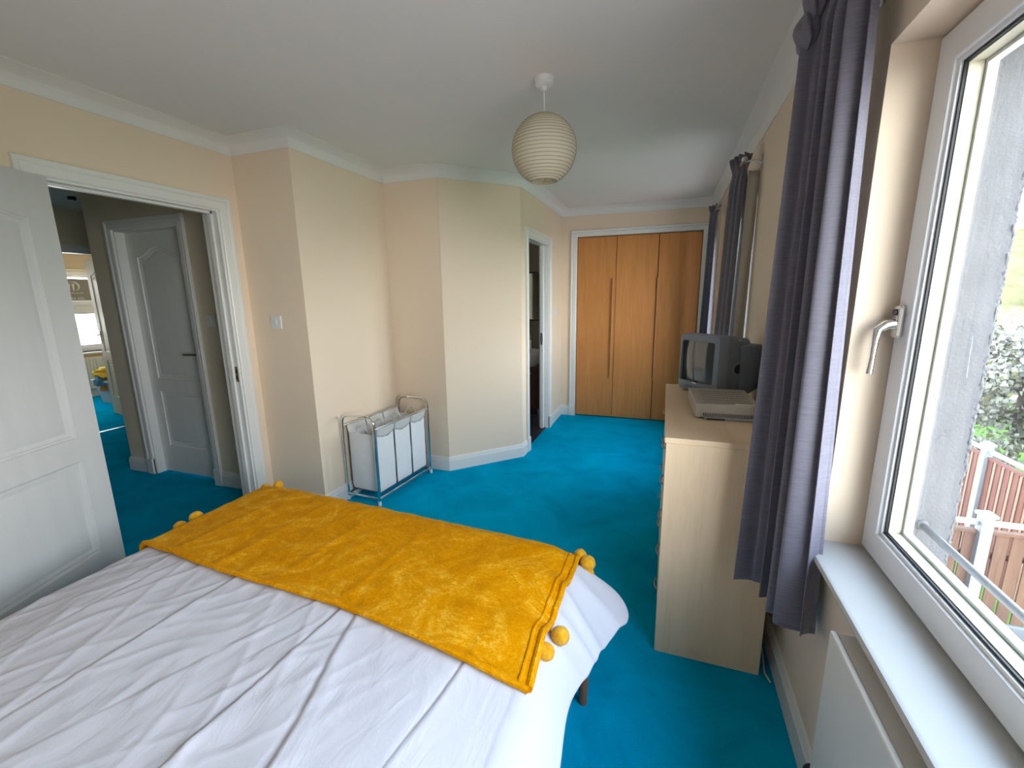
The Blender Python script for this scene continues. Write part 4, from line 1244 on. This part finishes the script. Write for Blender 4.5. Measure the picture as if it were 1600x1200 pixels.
# ------------------------------------------------------------------ curtains and poles
def curtain(name, label, A_top, B_top, A_bot, B_bot, ztop, zbot, folds, amp, seed, ruffle=0.018, sag=0.0, back=None, prof=None):
    t = thing(name, label, 'curtain', (A_bot[0], A_bot[1], zbot), 'grey-mauve window curtains')
    A0, B0, A1, B1 = Vector(A_top), Vector(B_top), Vector(A_bot), Vector(B_bot)
    rnd = random.Random(seed)
    ph = [rnd.uniform(0, 6.28) for _ in range(6)]
    def pt(s, w):
        # s across, w 0 = top .. 1 = bottom
        A = A0.lerp(A1, w ** 1.15); B = B0.lerp(B1, w ** 1.15)
        d = (B - A); L = d.length; d = d / L
        nv = Vector((-d.y, d.x))
        ss = s + 0.020 * math.sin(5 * s + ph[0])
        sx = s
        k = math.sin(2 * math.pi * folds * ss + ph[1]) + 0.30 * math.sin(2 * math.pi * folds * 1.9 * ss + ph[2] + w * 1.2) * (1 - 0.5 * w)
        k = math.copysign(abs(k) ** 0.8, k)
        if prof is not None:
            tt = s + 0.018 * math.sin(3.0 * w + 6 * s) * math.sin(math.pi * s)
            for q in range(len(prof) - 1):
                if tt <= prof[q + 1][0] or q == len(prof) - 2:
                    f_ = (tt - prof[q][0]) / (prof[q + 1][0] - prof[q][0])
                    f_ = max(0.0, min(1.0, f_)); f_ = f_ * f_ * (3 - 2 * f_)
                    k = prof[q][1] + (prof[q + 1][1] - prof[q][1]) * f_
                    break
        am = amp * (0.62 + 0.48 * w)
        z = ztop + (zbot - ztop) * w
        pinch = math.exp(-((w - 0.045) / 0.022) ** 2)
        am *= (1 - 0.55 * pinch)
        p = A + d * (L * s) + nv * (k * am)
        p += d * 0.012 * math.sin(2 * math.pi * folds * ss * 1.0 + ph[3]) * (0.4 + w)
        # frilled heading above the tape
        if w < 0.045:
            q = 1 - w / 0.045
            p += nv * ruffle * q * math.sin(2 * math.pi * folds * 3.1 * s + ph[4])
            z += 0.010 * q * math.sin(2 * math.pi * folds * 2.2 * s + ph[5])
        z -= sag * w * (0.5 - 0.5 * math.cos(2 * math.pi * folds * 0.5 * s + ph[2])) if w > 0.9 else 0
        return Vector((p.x, p.y, z))
    MB().grid(pt, 150, 90).build('fabric', 'curtain', t, smooth=True, angle=180, solid=0.003)
    if back is not None:
        MB().grid(lambda a, w: Vector((B0.lerp(B1, w).x - 0.004 + 0.062 * a, B0.lerp(B1, w).y - 0.035 + 0.03 * a + 0.006 * math.sin(a * 6 + w * 5), ztop - 0.10 + (zbot + 0.03 - ztop + 0.10) * w)), 12, 24).build('lining', 'lining', t, smooth=True, solid=0.002)
    return t
near_curtain = curtain('curtain', 'long grey-mauve curtain in the foreground beside the near window', (0.346, 1.548), (0.404, 1.350), (0.330, 1.535), (0.416, 1.275), 2.265, 0.475, 3.3, 0.047, 11, prof=[(0, -1.3), (0.09, -0.1), (0.17, 1.0), (0.23, 0.35), (0.29, -0.55), (0.39, 0.85), (0.45, 0.65), (0.52, -0.8), (0.64, 1.15), (0.70, 0.8), (0.765, -0.9), (0.87, 0.9), (0.94, 0.7), (1.0, 0.0)])
def heading_tuck(t, c, r, seed):
    mb = MB()
    rings = []
    for j in range(1, 12):
        th = math.pi * j / 12
        ring = []
        for i in range(26):
            ph_ = 2 * math.pi * i / 26
            k = 1 + 0.28 * math.sin(ph_ * 5 + seed + th * 2) * math.sin(th) + 0.2 * nz(math.cos(ph_) * 2, math.sin(ph_) * 2, th + seed)
            ring.append((c[0] + r[0] * k * math.sin(th) * math.cos(ph_), c[1] + r[1] * k * math.sin(th) * math.sin(ph_), c[2] - r[2] * math.cos(th)))
        rings.append(ring)
    mb.loft(rings).build('heading_tuck', 'curtain', t, smooth=True, angle=60)
heading_tuck(near_curtain, (0.322, 1.548, 2.140), (0.026, 0.03, 0.055), 1.0)
heading_tuck(near_curtain, (0.332, 1.540, 2.215), (0.024, 0.03, 0.06), 2.4)
curtain('curtain', 'grey-mauve curtain at the near edge of the far window', (0.345, 3.14), (0.405, 3.02), (0.335, 3.34), (0.395, 3.06), 2.235, 0.46, 3.0, 0.026, 5, back=True)
curtain('curtain', 'grey-mauve curtain hanging next to the wardrobe', (0.335, 4.72), (0.40, 4.54), (0.315, 4.80), (0.405, 4.54), 2.235, 0.46, 3.0, 0.026, 8)

def pole(name, label, y0, y1, brackets, xp=0.372, z=2.19):
    t = thing(name, label, 'curtain pole', (XR, (y0 + y1) / 2, z))
    MB().tube([(xp, y0, z), (xp, y1, z)], 0.009, 10).build('rod', 'steel', t, smooth=True)
    for y, s in ((y0, -1), (y1, 1)):
        MB().lathe([(0.010, 0), (0.014, 0.006), (0.018, 0.022), (0.012, 0.040), (0.004, 0.048)], (xp, y, z), 14, (0, s, 0)).build('finial', 'steel', t, smooth=True)
    for y in brackets:
        br = MB()
        br.tube([(XR - 0.004, y, z - 0.012), (XR - 0.03, y, z + 0.004), (XR - 0.06, y, z + 0.008), (xp + 0.006, y, z - 0.004)], 0.0058, 8)
        o = br.build('bracket', 'steel', t, smooth=True)
        MB().box(XR - 0.005, XR - 0.0002, y - 0.011, y + 0.011, z - 0.042, z + 0.036).build('wall_plate', 'steel', o, bevel=0.002)
pole('curtain_pole', 'slim grey curtain pole over the near window', -0.70, 1.58, (-0.55, 1.50))
pole('curtain_pole', 'slim grey curtain pole over the far window', 2.98, 4.66, (3.02, 4.50))

# ------------------------------------------------------------------ radiator under the near window
rd = thing('radiator', 'flat cream panel radiator below the near window sill', 'radiator', (0.41, 0.4, 0.12))
RX, RZ0, RZ1, RY0, RY1 = 0.402, 0.14, 0.667, -0.25, 1.083
MB().box(RX, RX + 0.014, RY0, RY1, RZ0, RZ1).build('front_panel', 'rad', rd, bevel=0.005)
MB().box(RX + 0.044, RX + 0.052, RY0 + 0.01, RY1 - 0.01, RZ0 + 0.02, RZ1 - 0.02).build('rear_panel', 'rad', rd)
fin = MB()
for k in range(60):
    y = RY0 + 0.03 + k * 0.0215
    fin.box(RX + 0.014, RX + 0.044, y, y + 0.002, RZ0 + 0.03, RZ1 - 0.012)
o_ = fin.build('convector_fins', 'rad', rd)
o_['kind'] = 'stuff'
MB().box(RX + 0.0145, RX + 0.050, RY0 + 0.005, RY1 - 0.005, RZ1 - 0.010, RZ1 - 0.004).build('top_grille', 'rad', rd, bevel=0.001)
for y in (RY0 + 0.12, RY1 - 0.12):
    MB().box(RX + 0.052, XR - 0.0005, y - 0.02, y + 0.02, 0.25, 0.60).build('wall_bracket', 'rad', rd)
    MB().box(RX + 0.014, XR - 0.0005, y - 0.006, y + 0.012, 0.60, 0.612).build('bracket_clip', 'gasket', rd)
for k in range(3):
    MB().box(RX + 0.0505, RX + 0.066, RY1 - 0.18 - k * 0.045, RY1 - 0.165 - k * 0.045, RZ1 - 0.03, RZ1 - 0.006).build('bracket_clip', 'gasket', rd)
MB().tube([(RX + 0.02, RY1, 0.175), (RX + 0.02, RY1 + 0.05, 0.175)], 0.011, 10).build('valve_union', 'steel', rd, smooth=True)
MB().lathe([(0.013, 0), (0.016, 0.01), (0.016, 0.045), (0.010, 0.055)], (RX + 0.02, RY1 + 0.045, 0.16), 14).build('lockshield_valve', 'black', rd, smooth=True)
MB().tube([(RX + 0.02, RY1 + 0.045, 0.0), (RX + 0.02, RY1 + 0.045, 0.165)], 0.0075, 8).build('pipe', 'steel', rd, smooth=True)

# white flex on the carpet behind the chest
fl = MB().tube([(0.43, 2.6, 0.006), (0.44, 2.2, 0.006), (0.447, 1.9, 0.006), (0.440, 1.75, 0.008), (0.430, 1.66, 0.006), (0.442, 1.62, 0.006)], 0.0035, 8).build('power_flex', 'switch', smooth=True)
tag(fl, 'thin white flex on the carpet behind the chest of drawers', 'cable')

# ------------------------------------------------------------------ outside
sbz = thing('safety_bar', 'grey metal bar fixed across the outside of the near window', 'bar', (0.715, YREV, 0.80))
MB().tube([(0.705, YREV + 0.002, 0.803), (0.705, W1Y0 + 0.03, 0.803)], 0.0095, 12).build('bar', 'bar_grey', sbz, smooth=True)
MB().lathe([(0.016, 0.0), (0.015, 0.004), (0.011, 0.008)], (0.705, YREV, 0.803), 18, (0, -1, 0)).build('flange', 'bar_grey', sbz, smooth=True)
GZ = -2.72
def ground(a, b):
    x = XOUT - 0.1 + 90 * a ** 1.6; y = -12 + 130 * b
    return (x, y, GZ + 0.0)
struct(MB().grid(ground, 20, 20).build('lawn', 'grass'), 'green lawn beyond the fences', 'lawn')
struct(MB().box(XOUT - 0.1, 4.7, -9.0, 5.6, GZ - 0.05, GZ + 0.02).build('bounce_paving', 'paving'), 'unseen paving added below the window to bounce warm light', 'bounce_paving')  # added out of view over the lawn to keep green bounce off the ceiling
struct(MB().box(4.7, 16.0, -9.0, 3.0, GZ - 0.05, GZ + 0.015).build('bounce_paving_side', 'paving'), 'unseen paving added beside the yard to bounce warm light', 'bounce_paving_side')  # more unseen paving added in place of lawn for the bounce
def hillf(a, b):
    y = 24 + 66 * b; x = 1 + 95 * a
    h = GZ + 12.0 * min(1.0, max(0.0, b * 1.15)) ** 0.9 + 1.3 * nz(x * 0.12, y * 0.12) + 0.8 * nz(x * 0.45, y * 0.45, 2)
    return (x, y, h if b > 0 else GZ - 0.3)
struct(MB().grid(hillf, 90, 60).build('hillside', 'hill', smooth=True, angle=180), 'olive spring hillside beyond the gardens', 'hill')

def fence(name, label, F, s0, s1, step, bw, post_s, m, battens, ztop):
    t = thing(name, label, 'fence', F(s0, 0, GZ))
    for i in range(int((s1 - s0) / step)):
        s = s0 + i * step
        mm = m if not (battens and i % 2) else 'fence_pale'
        dep = 0.0 if not (battens and i % 2) else -0.012
        w_ = bw if not (battens and i % 2) else bw * 0.42
        MB().fbox(F, s, s + w_, dep, dep + 0.016, GZ + 0.05, ztop - 0.13 - (0.0 if battens else 0.012 * (i % 3))).build('board', mm, t)
        if not battens:
            MB().fbox(F, s + bw - 0.02, s + step + 0.02, 0.075, 0.09, GZ + 0.05, ztop - 0.16).build('back_board', 'fence_shaded', t)  # shade of the gaps is put into the back boards' dark colour
    MB().fbox(F, s0, s1, -0.02, 0.05, ztop - 0.135, ztop - 0.105).build('capping', m, t)
    for zz in (GZ + 0.35, ztop - 0.4):
        MB().fbox(F, s0, s1, 0.035, 0.07, zz - 0.03, zz + 0.03).build('arris_rail', m, t)
    MB().fbox(F, s0, s1, -0.015, 0.035, ztop - 0.045, ztop).build('white_rail', 'white_paint', t)
    for s in post_s:
        p = MB().fbox(F, s - 0.05, s + 0.05, -0.06, 0.04, GZ, ztop + 0.06).build('post', 'white_paint', t, bevel=0.006)
        c_ = MB()
        pk = F(s, -0.01, ztop + 0.125)
        b4 = [F(s - 0.065, -0.075, ztop + 0.06), F(s + 0.065, -0.075, ztop + 0.06), F(s + 0.065, 0.055, ztop + 0.06), F(s - 0.065, 0.055, ztop + 0.06)]
        m4 = [(q[0], q[1], q[2] + 0.03) for q in b4]
        c_.add(b4 + m4 + [pk], [(3, 2, 1, 0), (0, 1, 5, 4), (1, 2, 6, 5), (2, 3, 7, 6), (3, 0, 4, 7), (4, 5, 8), (5, 6, 8), (6, 7, 8), (7, 4, 8)])
        c_.build('post_cap', 'white_paint', p)
    return t
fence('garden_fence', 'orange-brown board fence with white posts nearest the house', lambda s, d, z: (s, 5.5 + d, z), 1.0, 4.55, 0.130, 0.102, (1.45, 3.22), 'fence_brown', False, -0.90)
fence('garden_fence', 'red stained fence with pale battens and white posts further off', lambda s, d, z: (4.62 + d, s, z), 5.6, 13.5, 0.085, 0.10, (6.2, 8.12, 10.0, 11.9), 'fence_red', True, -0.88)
# garden chair near the fence
gc = thing('garden_chair', 'grey plastic garden chair in the yard', 'chair', (3.35, 4.95, GZ))
MB().box(3.12, 3.58, 4.75, 5.2, GZ + 0.40, GZ + 0.44).build('seat', 'outdoor_chair', gc, bevel=0.01)
MB().box(3.12, 3.58, 5.17, 5.21, GZ + 0.44, GZ + 0.88).build('backrest', 'outdoor_chair', gc, bevel=0.015)
for x in (3.13, 3.53):
    for y in (4.77, 5.15):
        MB().box(x, x + 0.04, y, y + 0.04, GZ, GZ + 0.41).build('leg', 'outdoor_chair', gc)
    MB().box(x, x + 0.045, 4.77, 5.19, GZ + 0.62, GZ + 0.65).build('armrest', 'outdoor_chair', gc, bevel=0.008)

# blossom trees
def blossom_tree(label, base, top, rx, rz, seed, n_pet, n_leaf, cat='tree'):
    rnd = random.Random(seed)
    t = thing('blossom_tree', label, cat, base, 'blossoming garden trees')
    B = Vector(base); T = Vector(top)
    tr = MB()
    tr.tube([B, B.lerp(T, 0.3) + Vector((0.06, 0, 0)), B.lerp(T, 0.65), T], [0.13, 0.10, 0.07, 0.03], 8)
    tips = []
    for k in range(34):
        q = rnd.uniform(0.25, 0.95)
        st = B.lerp(T, q)
        a = rnd.uniform(0, 6.28)
        L = rx * rnd.uniform(0.55, 1.0) * (1.15 - 0.5 * abs(q - 0.55))
        en = st + Vector((math.cos(a) * L, math.sin(a) * L, rnd.uniform(-0.2, 0.55) * rz))
        md = st.lerp(en, 0.5) + Vector((0, 0, 0.15))
        tr.tube([st, md, en], [0.035, 0.02, 0.008], 5)
        tips += [st.lerp(md, 0.6), md, md.lerp(en, 0.4), md.lerp(en, 0.7), en]
    tr.build('trunk', 'bark', t, smooth=True)
    for nm, mm, n_, sz in (('blossom', 'petal', n_pet, 0.055), ('foliage', 'leaf', n_leaf, 0.06)):
        mb = MB()
        for k in range(n_):
            c = rnd.choice(tips) + Vector((rnd.gauss(0, 0.24), rnd.gauss(0, 0.24), rnd.gauss(0, 0.2)))
            a = Vector((rnd.gauss(0, 1), rnd.gauss(0, 1), rnd.gauss(0, 1))).normalized()
            e = a.orthogonal().normalized(); g_ = a.cross(e)
            s = sz * rnd.uniform(0.6, 1.4)
            mb.add([c + e * s, c + g_ * s * 0.8 + a * s * 0.3, c - e * s, c - g_ * s * 0.8 + a * s * 0.3], [(0, 1, 2, 3)])
        o = mb.build(nm, mm, t)
        o['kind'] = 'stuff'
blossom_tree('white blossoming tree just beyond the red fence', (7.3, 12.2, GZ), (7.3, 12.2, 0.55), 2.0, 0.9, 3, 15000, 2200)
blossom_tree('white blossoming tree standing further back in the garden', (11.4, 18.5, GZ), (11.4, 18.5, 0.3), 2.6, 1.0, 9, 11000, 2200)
